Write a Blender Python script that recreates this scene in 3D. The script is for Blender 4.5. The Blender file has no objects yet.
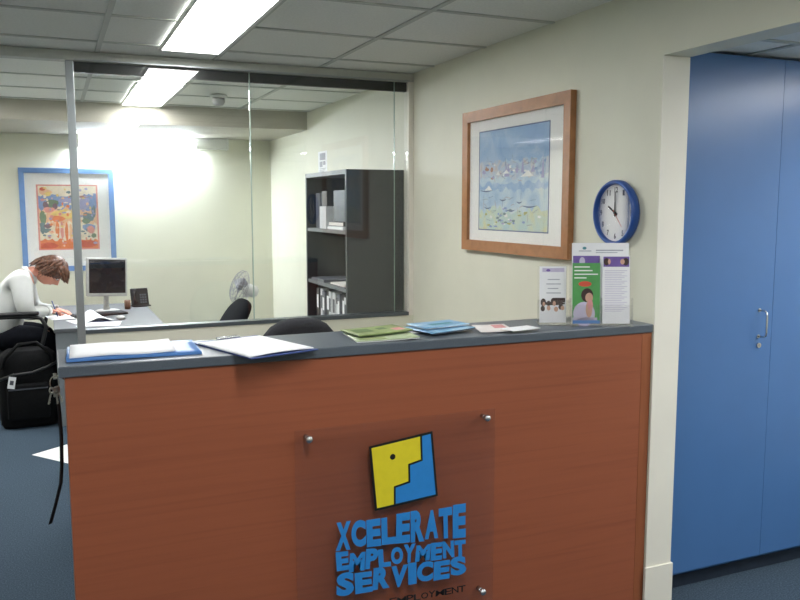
import bpy, bmesh, math, random
from mathutils import Vector, Matrix, Euler
random.seed(7)
PI = math.pi
scene = bpy.context.scene
COL = scene.collection

# ------------------------------------------------------------------ materials
def lin(c):
    r = []
    for v in c:
        v = v / 255.0
        r.append(v / 12.92 if v <= 0.04045 else ((v + 0.055) / 1.055) ** 2.4)
    return (r[0], r[1], r[2], 1.0)

def new_mat(name):
    m = bpy.data.materials.new(name)
    m.use_nodes = True
    nt = m.node_tree
    b = nt.nodes.get('Principled BSDF')
    return m, nt, b

def mat(name, rgb, rough=0.6, var=0.06, scale=18.0, metallic=0.0, bump=0.0, bscale=None, spec=0.5, stretch=None):
    """principled surface with a faint noise variation of the base colour"""
    m, nt, b = new_mat(name)
    tc = nt.nodes.new('ShaderNodeTexCoord')
    mp = nt.nodes.new('ShaderNodeMapping')
    nt.links.new(tc.outputs['Object'], mp.inputs['Vector'])
    if stretch:
        mp.inputs['Scale'].default_value = stretch
    nz = nt.nodes.new('ShaderNodeTexNoise')
    nz.inputs['Scale'].default_value = scale
    nz.inputs['Detail'].default_value = 4
    nt.links.new(mp.outputs['Vector'], nz.inputs['Vector'])
    rp = nt.nodes.new('ShaderNodeValToRGB')
    c = lin(rgb)
    rp.color_ramp.elements[0].position = 0.3
    rp.color_ramp.elements[1].position = 0.7
    rp.color_ramp.elements[0].color = (c[0] * (1 - var), c[1] * (1 - var), c[2] * (1 - var), 1)
    rp.color_ramp.elements[1].color = (min(1, c[0] * (1 + var)), min(1, c[1] * (1 + var)), min(1, c[2] * (1 + var)), 1)
    nt.links.new(nz.outputs['Fac'], rp.inputs['Fac'])
    nt.links.new(rp.outputs['Color'], b.inputs['Base Color'])
    b.inputs['Roughness'].default_value = rough
    b.inputs['Metallic'].default_value = metallic
    b.inputs['Specular IOR Level'].default_value = spec
    if bump:
        n2 = nt.nodes.new('ShaderNodeTexNoise')
        n2.inputs['Scale'].default_value = bscale or scale * 4
        nt.links.new(mp.outputs['Vector'], n2.inputs['Vector'])
        bp = nt.nodes.new('ShaderNodeBump')
        bp.inputs['Strength'].default_value = bump
        bp.inputs['Distance'].default_value = 0.004
        nt.links.new(n2.outputs['Fac'], bp.inputs['Height'])
        nt.links.new(bp.outputs['Normal'], b.inputs['Normal'])
    return m

def ramp_mat(name, stops, scale=(1, 1, 1), nscale=4.0, detail=5.0, dist=0.4, rough=0.5, spec=0.5, axis_mix=None):
    """noise driven multi colour ramp (wood grain, carpets, watercolour washes)"""
    m, nt, b = new_mat(name)
    tc = nt.nodes.new('ShaderNodeTexCoord')
    mp = nt.nodes.new('ShaderNodeMapping')
    mp.inputs['Scale'].default_value = scale
    nt.links.new(tc.outputs['Object'], mp.inputs['Vector'])
    nz = nt.nodes.new('ShaderNodeTexNoise')
    nz.inputs['Scale'].default_value = nscale
    nz.inputs['Detail'].default_value = detail
    nz.inputs['Distortion'].default_value = dist
    nt.links.new(mp.outputs['Vector'], nz.inputs['Vector'])
    rp = nt.nodes.new('ShaderNodeValToRGB')
    cr = rp.color_ramp
    while len(cr.elements) < len(stops):
        cr.elements.new(0.5)
    for e, (p, c) in zip(cr.elements, stops):
        e.position = p
        e.color = lin(c)
    nt.links.new(nz.outputs['Fac'], rp.inputs['Fac'])
    nt.links.new(rp.outputs['Color'], b.inputs['Base Color'])
    b.inputs['Roughness'].default_value = rough
    b.inputs['Specular IOR Level'].default_value = spec
    return m

def emit_mat(name, rgb, strength):
    m, nt, b = new_mat(name)
    nt.nodes.remove(b)
    e = nt.nodes.new('ShaderNodeEmission')
    e.inputs['Color'].default_value = (rgb[0], rgb[1], rgb[2], 1)
    e.inputs['Strength'].default_value = strength
    nt.links.new(e.outputs['Emission'], nt.nodes['Material Output'].inputs['Surface'])
    return m

def glass_mat(name, tint=(1, 1, 1), ior=1.5, rough=0.0, milky=0.0):
    """thin clear sheet: transparent, with a Fresnel reflection that is right from either side"""
    m, nt, b = new_mat(name)
    nt.nodes.remove(b)
    N = nt.nodes.new
    geo = N('ShaderNodeNewGeometry')
    a = N('ShaderNodeMath'); a.operation = 'MULTIPLY_ADD'
    nt.links.new(geo.outputs['Backfacing'], a.inputs[0])
    a.inputs[1].default_value = 1.0 / ior - ior
    a.inputs[2].default_value = ior
    fr = N('ShaderNodeFresnel')
    nt.links.new(a.outputs[0], fr.inputs['IOR'])
    tr = N('ShaderNodeBsdfTransparent')
    tr.inputs['Color'].default_value = (tint[0], tint[1], tint[2], 1)
    gl = N('ShaderNodeBsdfGlossy')
    gl.inputs['Roughness'].default_value = rough
    base = tr
    if milky:
        df = N('ShaderNodeBsdfDiffuse')
        df.inputs['Color'].default_value = (0.8, 0.82, 0.84, 1)
        mm = N('ShaderNodeMixShader')
        mm.inputs[0].default_value = milky
        nt.links.new(tr.outputs[0], mm.inputs[1])
        nt.links.new(df.outputs[0], mm.inputs[2])
        base = mm
    mx = N('ShaderNodeMixShader')
    nt.links.new(fr.outputs[0], mx.inputs[0])
    nt.links.new(base.outputs[0], mx.inputs[1])
    nt.links.new(gl.outputs[0], mx.inputs[2])
    nt.links.new(mx.outputs[0], nt.nodes['Material Output'].inputs['Surface'])
    return m

M = {}
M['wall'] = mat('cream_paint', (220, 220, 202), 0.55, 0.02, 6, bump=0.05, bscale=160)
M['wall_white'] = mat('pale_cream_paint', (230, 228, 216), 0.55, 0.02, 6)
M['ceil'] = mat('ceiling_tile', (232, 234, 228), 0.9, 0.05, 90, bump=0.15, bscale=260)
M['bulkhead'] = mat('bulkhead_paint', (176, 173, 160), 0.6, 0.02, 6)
M['tbar'] = mat('ceiling_grid_steel', (188, 192, 185), 0.5, 0.03, 40)
M['carpet'] = ramp_mat('blue_grey_carpet', [(0.30, (46, 60, 74)), (0.5, (63, 78, 92)), (0.7, (82, 98, 112))], (1, 1, 1), 160, 6, 0.2, 0.95, 0.1)
M['alu'] = mat('brushed_aluminium', (166, 174, 176), 0.35, 0.04, 30, 0.55, stretch=(1, 1, 0.1))
M['alu_dark'] = mat('grey_sill_aluminium', (92, 100, 104), 0.4, 0.04, 30, 0.4)
M['black_rail'] = mat('black_rail', (12, 15, 18), 0.4, 0.1, 30)
M['glass'] = glass_mat('clear_glass', (0.975, 0.985, 0.98), 1.62)
M['joint'] = mat('glass_edge_green', (150, 172, 160), 0.3, 0.05, 30)
M['acrylic'] = glass_mat('clear_acrylic', (0.97, 0.97, 0.97), 1.49, 0.02, 0.0)
M['acrylic_thin'] = glass_mat('clear_acrylic_holder', (0.98, 0.98, 0.98), 1.49, 0.03, 0.008)
M['wood'] = ramp_mat('cherry_laminate', [(0.2, (136, 76, 53)), (0.42, (147, 84, 58)), (0.6, (152, 87, 60)), (0.85, (141, 79, 55))], (0.7, 1, 26), 2.2, 8, 0.5, 0.38, 0.4)
M['wood_edge'] = ramp_mat('cherry_edging', [(0.3, (138, 80, 50)), (0.7, (152, 90, 58))], (8, 8, 1), 4, 4, 0.3, 0.4, 0.4)
M['worktop'] = mat('slate_laminate', (82, 91, 100), 0.35, 0.10, 220, spec=0.5)
M['plinth'] = mat('dark_plinth', (30, 36, 44), 0.6, 0.1, 30)
M['blue_door'] = mat('blue_laminate', (70, 111, 164), 0.30, 0.03, 5)
M['navy'] = mat('navy_kick', (34, 46, 62), 0.6, 0.1, 30)
M['chrome'] = mat('satin_chrome', (205, 208, 210), 0.25, 0.03, 30, 0.95)
M['lamp_body'] = mat('white_lamp_metal', (222, 224, 220), 0.4, 0.02, 30)
M['tube'] = emit_mat('lit_prismatic_diffuser', (1.0, 0.985, 0.985), 11.0)
M['tube_wall'] = emit_mat('lit_batten_diffuser', (0.84, 0.90, 1.0), 54.0)
M['frame_wood'] = ramp_mat('tan_frame_timber', [(0.25, (150, 102, 62)), (0.5, (166, 114, 70)), (0.8, (178, 124, 80))], (2, 2, 2), 9, 5, 0.5, 0.38, 0.5)
M['frame_blue'] = mat('blue_frame_lacquer', (104, 138, 186), 0.4, 0.08, 14)
M['mat_board'] = mat('white_mat_board', (242, 243, 240), 0.8, 0.015, 30)
M['lens'] = glass_mat('thin_clock_lens', (0.99, 0.99, 0.99), 1.12)
M['pic_glass'] = glass_mat('picture_glass', (0.99, 0.99, 0.99), 1.5)
M['paper'] = mat('white_paper', (238, 240, 242), 0.7, 0.015, 30)
M['paper_cream'] = mat('off_white_card', (224, 218, 214), 0.7, 0.04, 20)
M['blue_pvc'] = mat('blue_plastic_cover', (84, 132, 196), 0.4, 0.05, 20)
M['navy_pvc'] = mat('dark_blue_plastic_board', (44, 70, 134), 0.35, 0.05, 20)
M['ink'] = mat('dark_grey_print', (70, 74, 82), 0.7, 0.1, 60)
M['ink_light'] = mat('pale_grey_print', (168, 172, 182), 0.7, 0.1, 60)
M['green'] = mat('green_print', (84, 158, 88), 0.45, 0.08, 30)
M['lime'] = mat('lime_cover_print', (142, 158, 104), 0.5, 0.12, 24)
M['lime_pale'] = mat('pale_green_cover', (172, 188, 152), 0.5, 0.10, 24)
M['lime_dark'] = mat('leaf_green_print', (92, 116, 66), 0.5, 0.15, 24)
M['sky_cover'] = ramp_mat('blue_glossy_cover', [(0.3, (84, 142, 190)), (0.5, (124, 172, 206)), (0.68, (176, 204, 222))], (3, 3, 3), 3, 3, 0.8, 0.35)
M['sky_dark'] = mat('dark_teal_page', (38, 56, 78), 0.5, 0.1, 24)
M['purple'] = mat('purple_print', (112, 90, 162), 0.5, 0.12, 40)
M['lilac'] = mat('lilac_print', (196, 190, 214), 0.6, 0.06, 30)
M['skin_print'] = mat('printed_skin', (206, 164, 140), 0.6, 0.08, 40)
M['hair_print'] = mat('printed_dark_hair', (62, 44, 40), 0.6, 0.1, 40)
M['red_print'] = mat('red_print', (206, 84, 60), 0.5, 0.08, 30)
M['white_print'] = mat('white_print', (236, 240, 236), 0.6, 0.02, 30)
M['pink_print'] = mat('pink_print', (214, 150, 150), 0.6, 0.06, 30)
M['teal_print'] = mat('teal_print', (74, 138, 150), 0.5, 0.1, 30)
M['clock_blue'] = mat('clock_blue_plastic', (40, 84, 160), 0.3, 0.04, 20)
M['clock_face'] = mat('clock_white_face', (240, 240, 240), 0.6, 0.01, 20)
M['black'] = mat('black_plastic', (26, 27, 30), 0.45, 0.15, 30)
M['black_gloss'] = mat('black_screen_glass', (30, 29, 34), 0.15, 0.1, 10)
M['black_fabric'] = mat('charcoal_chair_fabric', (46, 48, 52), 0.95, 0.15, 90, bump=0.3, bscale=300)
M['dark_fabric'] = mat('black_chair_fabric', (24, 25, 29), 1.0, 0.15, 90, bump=0.2, bscale=300, spec=0.1)
M['bag'] = mat('black_nylon', (14, 15, 17), 0.8, 0.25, 60, bump=0.3, bscale=90, spec=0.15)
M['desk'] = mat('pale_grey_desk_laminate', (88, 92, 96), 0.6, 0.03, 30)
M['desk_panel'] = mat('grey_desk_panel', (128, 134, 140), 0.5, 0.03, 30)
M['shelf'] = mat('charcoal_laminate', (38, 45, 53), 0.5, 0.06, 30)
M['shelf_light'] = mat('grey_shelf_board', (110, 114, 118), 0.5, 0.06, 30)
M['binder_black'] = mat('black_binder', (36, 36, 42), 0.5, 0.1, 30)
M['binder_grey'] = mat('grey_binder', (92, 96, 106), 0.5, 0.1, 30)
M['binder_white'] = mat('white_binder', (206, 208, 210), 0.5, 0.05, 30)
M['silver_plastic'] = mat('silver_plastic', (176, 176, 174), 0.4, 0.04, 30)
M['fan_grey'] = mat('fan_white_plastic', (226, 226, 226), 0.4, 0.04, 30)
M['fan_blade'] = mat('fan_blade_grey', (124, 124, 132), 0.4, 0.04, 30)
M['fan_wire'] = mat('fan_guard_wire', (150, 152, 158), 0.4, 0.04, 30)
M['shirt'] = mat('white_cotton', (200, 203, 202), 0.85, 0.04, 14, bump=0.4, bscale=16)
M['trouser'] = mat('black_wool', (20, 22, 29), 0.95, 0.2, 30, spec=0.15)
M['skin'] = mat('skin', (214, 150, 128), 0.5, 0.05, 24)
M['lip'] = mat('lip', (178, 100, 92), 0.5, 0.05, 24)
M['eye'] = mat('eye_white', (232, 230, 226), 0.3, 0.02, 24)
M['iris'] = mat('iris', (60, 44, 34), 0.3, 0.1, 24)
M['hair'] = ramp_mat('brown_hair', [(0.3, (58, 36, 26)), (0.55, (92, 58, 40)), (0.8, (134, 88, 58))], (6, 6, 6), 10, 5, 0.5, 0.45)
M['shoe'] = mat('black_shoe_leather', (18, 18, 20), 0.35, 0.1, 30)
M['brown'] = mat('brown_ceramic', (120, 84, 66), 0.4, 0.06, 30)
M['strap'] = mat('black_woven_strap', (16, 17, 22), 0.75, 0.2, 200, stretch=(1, 1, 0.5))
M['steel'] = mat('key_steel', (186, 186, 180), 0.3, 0.05, 40, 0.9)
M['sign_blue'] = mat('sign_blue_vinyl', (42, 132, 206), 0.45, 0.03, 40)
M['sign_yellow'] = mat('sign_yellow_vinyl', (222, 208, 40), 0.45, 0.03, 40)
M['sign_black'] = mat('sign_black_vinyl', (14, 20, 22), 0.45, 0.1, 40)
M['water'] = ramp_mat('watercolour_sea', [(0.25, (150, 184, 216)), (0.45, (180, 206, 226)), (0.62, (206, 222, 228)), (0.8, (226, 230, 224))], (2.0, 2.0, 3.5), 3.2, 6, 1.2, 0.8)
M['water_sky'] = ramp_mat('watercolour_sky', [(0.28, (136, 172, 216)), (0.5, (160, 190, 222)), (0.75, (196, 212, 228))], (2.0, 2.0, 3.5), 3.0, 5, 1.0, 0.8)
M['water_land'] = ramp_mat('watercolour_shore', [(0.3, (156, 180, 210)), (0.48, (190, 206, 222)), (0.62, (206, 204, 206)), (0.8, (180, 160, 156))], (4, 4, 6), 5, 6, 1.4, 0.8)
M['water_green'] = ramp_mat('watercolour_foreground', [(0.3, (176, 208, 214)), (0.5, (200, 218, 206)), (0.7, (216, 216, 170))], (2.5, 2.5, 4), 3.6, 6, 1.2, 0.8)
def flat(n, rgb): M[n] = mat(n, rgb, 0.8, 0.10, 22)
for n, c in [('p_orange', (232, 142, 98)), ('p_red', (216, 112, 90)), ('p_yellow', (234, 208, 134)), ('p_peach', (238, 196, 160)), ('p_lilac', (168, 168, 206)),
             ('p_sea', (140, 164, 206)), ('p_leaf', (128, 150, 124)), ('p_teal', (120, 142, 148)), ('p_pink', (228, 158, 150)), ('p_cream', (236, 226, 204)),
             ('p_plum', (134, 112, 124)), ('p_boat', (96, 112, 148)), ('p_sail', (236, 238, 236)), ('p_rust', (178, 130, 112)), ('p_olive', (176, 178, 112))]:
    flat(n, c)

# ------------------------------------------------------------------ mesh builder
class MB:
    def __init__(s):
        s.bm = bmesh.new(); s.mats = []
    def mi(s, m):
        if m is None: return 0
        if m not in s.mats: s.mats.append(m)
        return s.mats.index(m)
    def _fin(s, vs, m, smooth=False):
        i = s.mi(m)
        for f in {f for v in vs for f in v.link_faces}:
            f.material_index = i; f.smooth = smooth
    def box(s, a, b, m=None, bevel=0.0, mtx=None, seg=2):
        c = [(a[k] + b[k]) / 2 for k in range(3)]; d = [abs(b[k] - a[k]) for k in range(3)]
        t = Matrix.Translation(c) @ Matrix.Diagonal((d[0], d[1], d[2], 1))
        if mtx is not None: t = mtx @ t
        r = bmesh.ops.create_cube(s.bm, size=1, matrix=t)
        vs = r['verts']
        if bevel:
            es = list({e for v in vs for e in v.link_edges})
            r2 = bmesh.ops.bevel(s.bm, geom=es, offset=bevel, segments=seg, affect='EDGES', profile=0.5)
            vs = list({v for f in r2['faces'] for v in f.verts} | {v for v in vs if v.is_valid})
        s._fin(vs, m, bool(bevel) and bevel > 0.008)
        return s
    def cyl(s, p, q, r1, r2=None, m=None, n=16, smooth=True, caps=True):
        p = Vector(p); q = Vector(q); d = q - p
        if r2 is None: r2 = r1
        t = Matrix.Translation((p + q) / 2) @ d.to_track_quat('Z', 'Y').to_matrix().to_4x4()
        r = bmesh.ops.create_cone(s.bm, cap_ends=caps, segments=n, radius1=r1, radius2=r2, depth=d.length, matrix=t)
        i = s.mi(m)
        for f in {f for v in r['verts'] for f in v.link_faces}:
            f.material_index = i; f.smooth = smooth and len(f.verts) == 4
        return s
    def sph(s, c, r, m=None, n=16, mtx=None):
        rr = r if isinstance(r, (tuple, list)) else (r, r, r)
        t = Matrix.Translation(c) @ (mtx or Matrix.Identity(4)) @ Matrix.Diagonal((rr[0], rr[1], rr[2], 1))
        x = bmesh.ops.create_uvsphere(s.bm, u_segments=n, v_segments=max(6, n // 2 + 2), radius=1, matrix=t)
        s._fin(x['verts'], m, True)
        return s
    def tube(s, pts, r, m=None, n=8, closed=False):
        pts = [Vector(p) for p in pts]; i = s.mi(m)
        rs = r if isinstance(r, (list, tuple)) else [r] * len(pts)
        rings = []; N = len(pts); up = None
        for k, p in enumerate(pts):
            if closed: t = pts[(k + 1) % N] - pts[k - 1]
            else: t = pts[min(k + 1, N - 1)] - pts[max(k - 1, 0)]
            t.normalize()
            if up is None:
                up = t.orthogonal().normalized()
            else:
                up = up - t * up.dot(t)
                up = up.normalized() if up.length > 1e-6 else t.orthogonal().normalized()
            w = t.cross(up)
            rings.append([s.bm.verts.new(p + (up * math.cos(2 * PI * j / n) + w * math.sin(2 * PI * j / n)) * rs[k]) for j in range(n)])
        M_ = N if closed else N - 1
        for k in range(M_):
            a = rings[k]; b = rings[(k + 1) % N]
            for j in range(n):
                f = s.bm.faces.new((a[j], a[(j + 1) % n], b[(j + 1) % n], b[j])); f.smooth = True; f.material_index = i
        if not closed:
            for ring, rev in ((rings[0], True), (rings[-1], False)):
                f = s.bm.faces.new(list(reversed(ring)) if rev else ring); f.material_index = i
        return s
    def poly(s, pts, m=None):
        f = s.bm.faces.new([s.bm.verts.new(p) for p in pts]); f.material_index = s.mi(m)
        return s
    def prism(s, pts, vec, m=None):
        """polygon (3D points, planar) extruded along vec"""
        i = s.mi(m); v = Vector(vec)
        a = [s.bm.verts.new(p) for p in pts]; b = [s.bm.verts.new(Vector(p) + v) for p in pts]
        fs = [s.bm.faces.new(list(reversed(a))), s.bm.faces.new(b)]
        n = len(pts)
        for k in range(n):
            fs.append(s.bm.faces.new((a[k], a[(k + 1) % n], b[(k + 1) % n], b[k])))
        for f in fs: f.material_index = i
        bmesh.ops.recalc_face_normals(s.bm, faces=fs)
        return s
    def lathe(s, prof, m=None, n=24, mtx=None, smooth=True):
        """profile of (radius, height) turned about local Z"""
        i = s.mi(m); rings = []; mtx = mtx or Matrix.Identity(4)
        for r, h in prof:
            if r < 1e-6: rings.append([s.bm.verts.new(mtx @ Vector((0, 0, h)))])
            else: rings.append([s.bm.verts.new(mtx @ Vector((r * math.cos(2 * PI * j / n), r * math.sin(2 * PI * j / n), h))) for j in range(n)])
        fs = []
        for a, b in zip(rings, rings[1:]):
            for j in range(n):
                if len(a) == 1 and len(b) == 1: continue
                if len(a) == 1: f = s.bm.faces.new((a[0], b[(j + 1) % n], b[j]))
                elif len(b) == 1: f = s.bm.faces.new((a[j], a[(j + 1) % n], b[0]))
                else: f = s.bm.faces.new((a[j], a[(j + 1) % n], b[(j + 1) % n], b[j]))
                f.smooth = smooth; f.material_index = i; fs.append(f)
        bmesh.ops.recalc_face_normals(s.bm, faces=fs)
        return s
    def sheet(s, w, d, fn, nx=10, ny=10, th=0.002, m=None, m_edge=None):
        """a bent sheet w x d, z = fn(u, v), with thickness"""
        i = s.mi(m); ie = s.mi(m_edge or m)
        T = [[s.bm.verts.new(((u / nx - .5) * w, (v / ny - .5) * d, fn(u / nx, v / ny) + th)) for v in range(ny + 1)] for u in range(nx + 1)]
        B = [[s.bm.verts.new(((u / nx - .5) * w, (v / ny - .5) * d, fn(u / nx, v / ny))) for v in range(ny + 1)] for u in range(nx + 1)]
        for u in range(nx):
            for v in range(ny):
                f = s.bm.faces.new((T[u][v], T[u + 1][v], T[u + 1][v + 1], T[u][v + 1])); f.material_index = i; f.smooth = True
                f = s.bm.faces.new((B[u][v], B[u][v + 1], B[u + 1][v + 1], B[u + 1][v])); f.material_index = ie
        for u in range(nx):
            for v, fl in ((0, 0), (ny, 1)):
                q = (T[u][v], B[u][v], B[u + 1][v], T[u + 1][v]); f = s.bm.faces.new(q if not fl else q[::-1]); f.material_index = ie
        for v in range(ny):
            for u, fl in ((0, 1), (nx, 0)):
                q = (T[u][v], B[u][v], B[u][v + 1], T[u][v + 1]); f = s.bm.faces.new(q if not fl else q[::-1]); f.material_index = ie
        return s
    def build(s, name, m=None, parent=None, mtx=None):
        me = bpy.data.meshes.new(name); s.bm.to_mesh(me); s.bm.free()
        if s.mats:
            for k in s.mats: me.materials.append(k if not isinstance(k, str) else M[k])
        if m is not None and not s.mats:
            me.materials.append(M[m] if isinstance(m, str) else m)
        elif m is not None and None in s.mats:
            pass
        o = bpy.data.objects.new(name, me); COL.objects.link(o)
        if mtx is not None: o.matrix_world = mtx
        if parent is not None: o.parent = parent
        return o

def tag(o, label=None, cat=None, group=None, kind=None):
    if label: o['label'] = label
    if cat: o['category'] = cat
    if group: o['group'] = group
    if kind: o['kind'] = kind
    return o

def empty(name, label, cat, mtx=None, group=None):
    o = bpy.data.objects.new(name, None); COL.objects.link(o)
    o.empty_display_size = 0.05
    if mtx is not None: o.matrix_world = mtx
    return tag(o, label, cat, group)

def TR(x, y, z, rz=0.0, rx=0.0, ry=0.0):
    return Matrix.Translation((x, y, z)) @ Matrix.Rotation(rz, 4, 'Z') @ Matrix.Rotation(ry, 4, 'Y') @ Matrix.Rotation(rx, 4, 'X')

def children(o):
    return [c for c in COL.objects if c.parent is o]

def copy_tree(o, parent=None):
    c = o.copy(); COL.objects.link(c)
    if parent is not None: c.parent = parent
    for ch in children(o): copy_tree(ch, c)
    return c

def structure(o):
    o['kind'] = 'structure'; return o

# text outlines -> list of (verts, faces) normalised to a unit box
def text_geo(body, offset=0.0):
    cu = bpy.data.curves.new('lettering_curve', 'FONT')
    cu.body = body; cu.size = 1; cu.offset = offset; cu.resolution_u = 4
    o = bpy.data.objects.new('lettering_curve', cu); COL.objects.link(o)
    dg = bpy.context.evaluated_depsgraph_get(); dg.update()
    me = bpy.data.meshes.new_from_object(o.evaluated_get(dg))
    vs = [v.co.copy() for v in me.vertices]; fs = [tuple(p.vertices) for p in me.polygons]
    bpy.data.objects.remove(o); bpy.data.curves.remove(cu); bpy.data.meshes.remove(me)
    x0 = min(v.x for v in vs); x1 = max(v.x for v in vs); y0 = min(v.y for v in vs); y1 = max(v.y for v in vs)
    return [((v.x - x0) / (x1 - x0), (v.y - y0) / (y1 - y0)) for v in vs], fs

def add_text(mb, geo, fn, vec, m):
    """place unit-box outlines through fn(u, v) -> 3D and give them thickness along vec"""
    vs, fs = geo; i = mb.mi(m); v = Vector(vec)
    a = [mb.bm.verts.new(fn(*p)) for p in vs]; b = [mb.bm.verts.new(Vector(fn(*p)) + v) for p in vs]
    cnt = {}
    new = []
    for f in fs:
        for k in range(len(f)):
            e = (f[k], f[(k + 1) % len(f)]); cnt[e] = 1
        new.append(mb.bm.faces.new([b[k] for k in f])); new.append(mb.bm.faces.new([a[k] for k in reversed(f)]))
    for (p, q) in cnt:
        if (q, p) not in cnt:
            try: new.append(mb.bm.faces.new((a[p], a[q], b[q], b[p])))
            except ValueError: pass
    for f in new: f.material_index = i
    bmesh.ops.recalc_face_normals(mb.bm, faces=new)

# skinned limb graphs -> plain mesh data
def skin_geo(verts, edges, radii, levels=2, root=0):
    me = bpy.data.meshes.new('skin_graph'); me.from_pydata([tuple(v) for v in verts], edges, [])
    o = bpy.data.objects.new('skin_graph', me); COL.objects.link(o)
    md = o.modifiers.new('Skin', 'SKIN'); md.use_smooth_shade = True
    for k, r in enumerate(radii):
        d = me.skin_vertices[0].data[k]
        d.radius = r if isinstance(r, tuple) else (r, r)
        d.use_root = (k == root)
    ss = o.modifiers.new('Sub', 'SUBSURF'); ss.levels = levels; ss.render_levels = levels
    dg = bpy.context.evaluated_depsgraph_get(); dg.update()
    out = bpy.data.meshes.new_from_object(o.evaluated_get(dg))
    vs = [v.co.copy() for v in out.vertices]; fs = [tuple(p.vertices) for p in out.polygons]
    bpy.data.objects.remove(o); bpy.data.meshes.remove(me); bpy.data.meshes.remove(out)
    return vs, fs

def add_geo(mb, geo, m, mtx=None):
    vs, fs = geo; i = mb.mi(m)
    a = [mb.bm.verts.new((mtx @ v) if mtx is not None else v) for v in vs]
    for f in fs:
        try:
            g = mb.bm.faces.new([a[k] for k in f]); g.smooth = True; g.material_index = i
        except ValueError: pass

# ------------------------------------------------------------------ measurements (metres)
HC = 2.3825      # ceiling
XW = 2.0421      # face of the right wall
XW2 = 2.1605     # other face of it
YP = 4.58        # glazed partition
YC = 2.364       # counter front / end of the right wall
HT = 1.1621      # counter top
YB = 2.486       # cupboard doors
YBULK = 6.755
ZBULK = 2.238
YBACK = 8.02
XL, XR, YF = -3.2, 4.2, -2.0
TX, TY = 1.4595, 4.2678   # ceiling grid origin

# ------------------------------------------------------------------ room shell
structure(MB().box((XL - .1, YF - .1, -.06), (XR + .1, YBACK + .1, 0)).build('floor', 'carpet'))

def grid_ceiling(name, x0, x1, y0, y1, z, gx, gy, holes=()):
    mb = MB()
    mb.box((x0, y0, z + .006), (x1, y1, z + .05), 'ceil')
    w = .012
    k = math.ceil((x0 - gx) / .6)
    while gx + .6 * k < x1:
        x = gx + .6 * k
        mb.box((max(x0, x - w), y0, z), (min(x1, x + w), y1, z + .0062), 'tbar'); k += 1
    k = math.ceil((y0 - gy) / .6)
    while gy + .6 * k < y1:
        y = gy + .6 * k
        mb.box((x0, max(y0, y - w), z + .0004), (x1, min(y1, y + w), z + .0063), 'tbar'); k += 1
    return structure(mb.build(name))
grid_ceiling('ceiling', XL, XW, YF, YBULK, HC, TX, TY)
grid_ceiling('ceiling.001', XW2, XR, YF, 3.2, 2.195, 2.60, 2.27)
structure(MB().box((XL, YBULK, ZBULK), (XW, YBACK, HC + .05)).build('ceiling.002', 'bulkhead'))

mb = MB()
mb.box((XW, YC, 0), (XW2, YBACK + .1, HC + .06))
mb.box((XW, YF, 2.134), (XW2, YC, HC + .06))
structure(mb.build('wall_right', 'wall'))
structure(MB().box((XL, YBACK, 0), (XW, YBACK + .1, HC + .06)).build('wall_back', 'wall'))
structure(MB().box((XL - .1, YF - .1, 0), (XL, YBACK + .1, HC + .06)).build('wall_left', 'wall'))
structure(MB().box((XL, YF - .1, 0), (XR + .1, YF, HC + .06)).build('wall_front', 'wall'))
structure(MB().box((XR, YF, 0), (XR + .1, 3.2, HC + .06)).build('wall_side', 'wall'))
structure(MB().box((XW2, 3.12, 0), (XR + .1, 3.2, HC + .06)).build('wall_recess', 'wall'))
# skirting around the end of the right wall
mb = MB()
mb.box((XW - .007, YC - .011, 0), (XW2 + .007, YC, .216))
mb.box((XW2, YC, 0), (XW2 + .007, YB, .216))
structure(mb.build('baseboard_right', 'wall_white'))
structure(MB().box((XW - .001, YC - .0035, .2162), (XW2 + .001, YC, 2.133)).build('wall_end_painted_light', 'wall_white'))  # paler facing over the wall end; the brighter light there is painted in

# low wall and glazed partition
structure(MB().box((.144, YP - .03, 0), (XW, YP + .05, .925)).build('wall_partition', 'wall'))
structure(MB().box((XL, YP - .03, 0), (-1.0, YP + .05, HC)).build('wall_partition.001', 'wall'))
win = empty('window_1', 'silver framed floor to ceiling glazed screen behind the wooden reception counter', 'window')
win['kind'] = 'structure'
mb = MB(); mb.box((.105, YP - .035, 0), (.1435, YP + .04, 2.335), bevel=.003); mb.build('post', 'alu', win)
mb = MB(); mb.box((-1.0, YP - .035, 2.336), (XW, YP + .04, HC)); mb.build('head_channel', 'tbar', win)
MB().box((.146, YP - .044, 2.336), (XW - .03, YP - .0355, 2.343)).build('bead', 'alu', win)
MB().box((.144, YP + .006, 2.2825), (XW - .028, YP + .034, 2.3355)).build('blind_cassette', 'black_rail', win)
MB().box((.144, YP - .034, .9255), (XW - .03, YP + .042, .9465)).build('sill_rail', 'alu_dark', win)
MB().box((XW - .03, YP - .034, .9255), (XW - .001, YP + .042, 2.3355)).build('jamb', 'wall_white', win)
MB().box((.1440, YP - .008, .9467), (1.049, YP + .002, 2.3355)).build('glass_pane', 'glass', win)
MB().box((1.055, YP - .008, .9467), (1.926, YP + .002, 2.3355)).build('glass_pane', 'glass', win)
MB().box((1.9265, YP - .008, .9467), (1.9295, YP + .002, 2.3355)).build('glass_joint', 'joint', win)
MB().box((1.930, YP - .008, .9467), (XW - .0305, YP + .002, 2.3355)).build('glass_pane', 'glass', win)
MB().box((1.0495, YP - .008, .9467), (1.0545, YP + .002, 2.3355)).build('glass_joint', 'joint', win)

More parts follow.
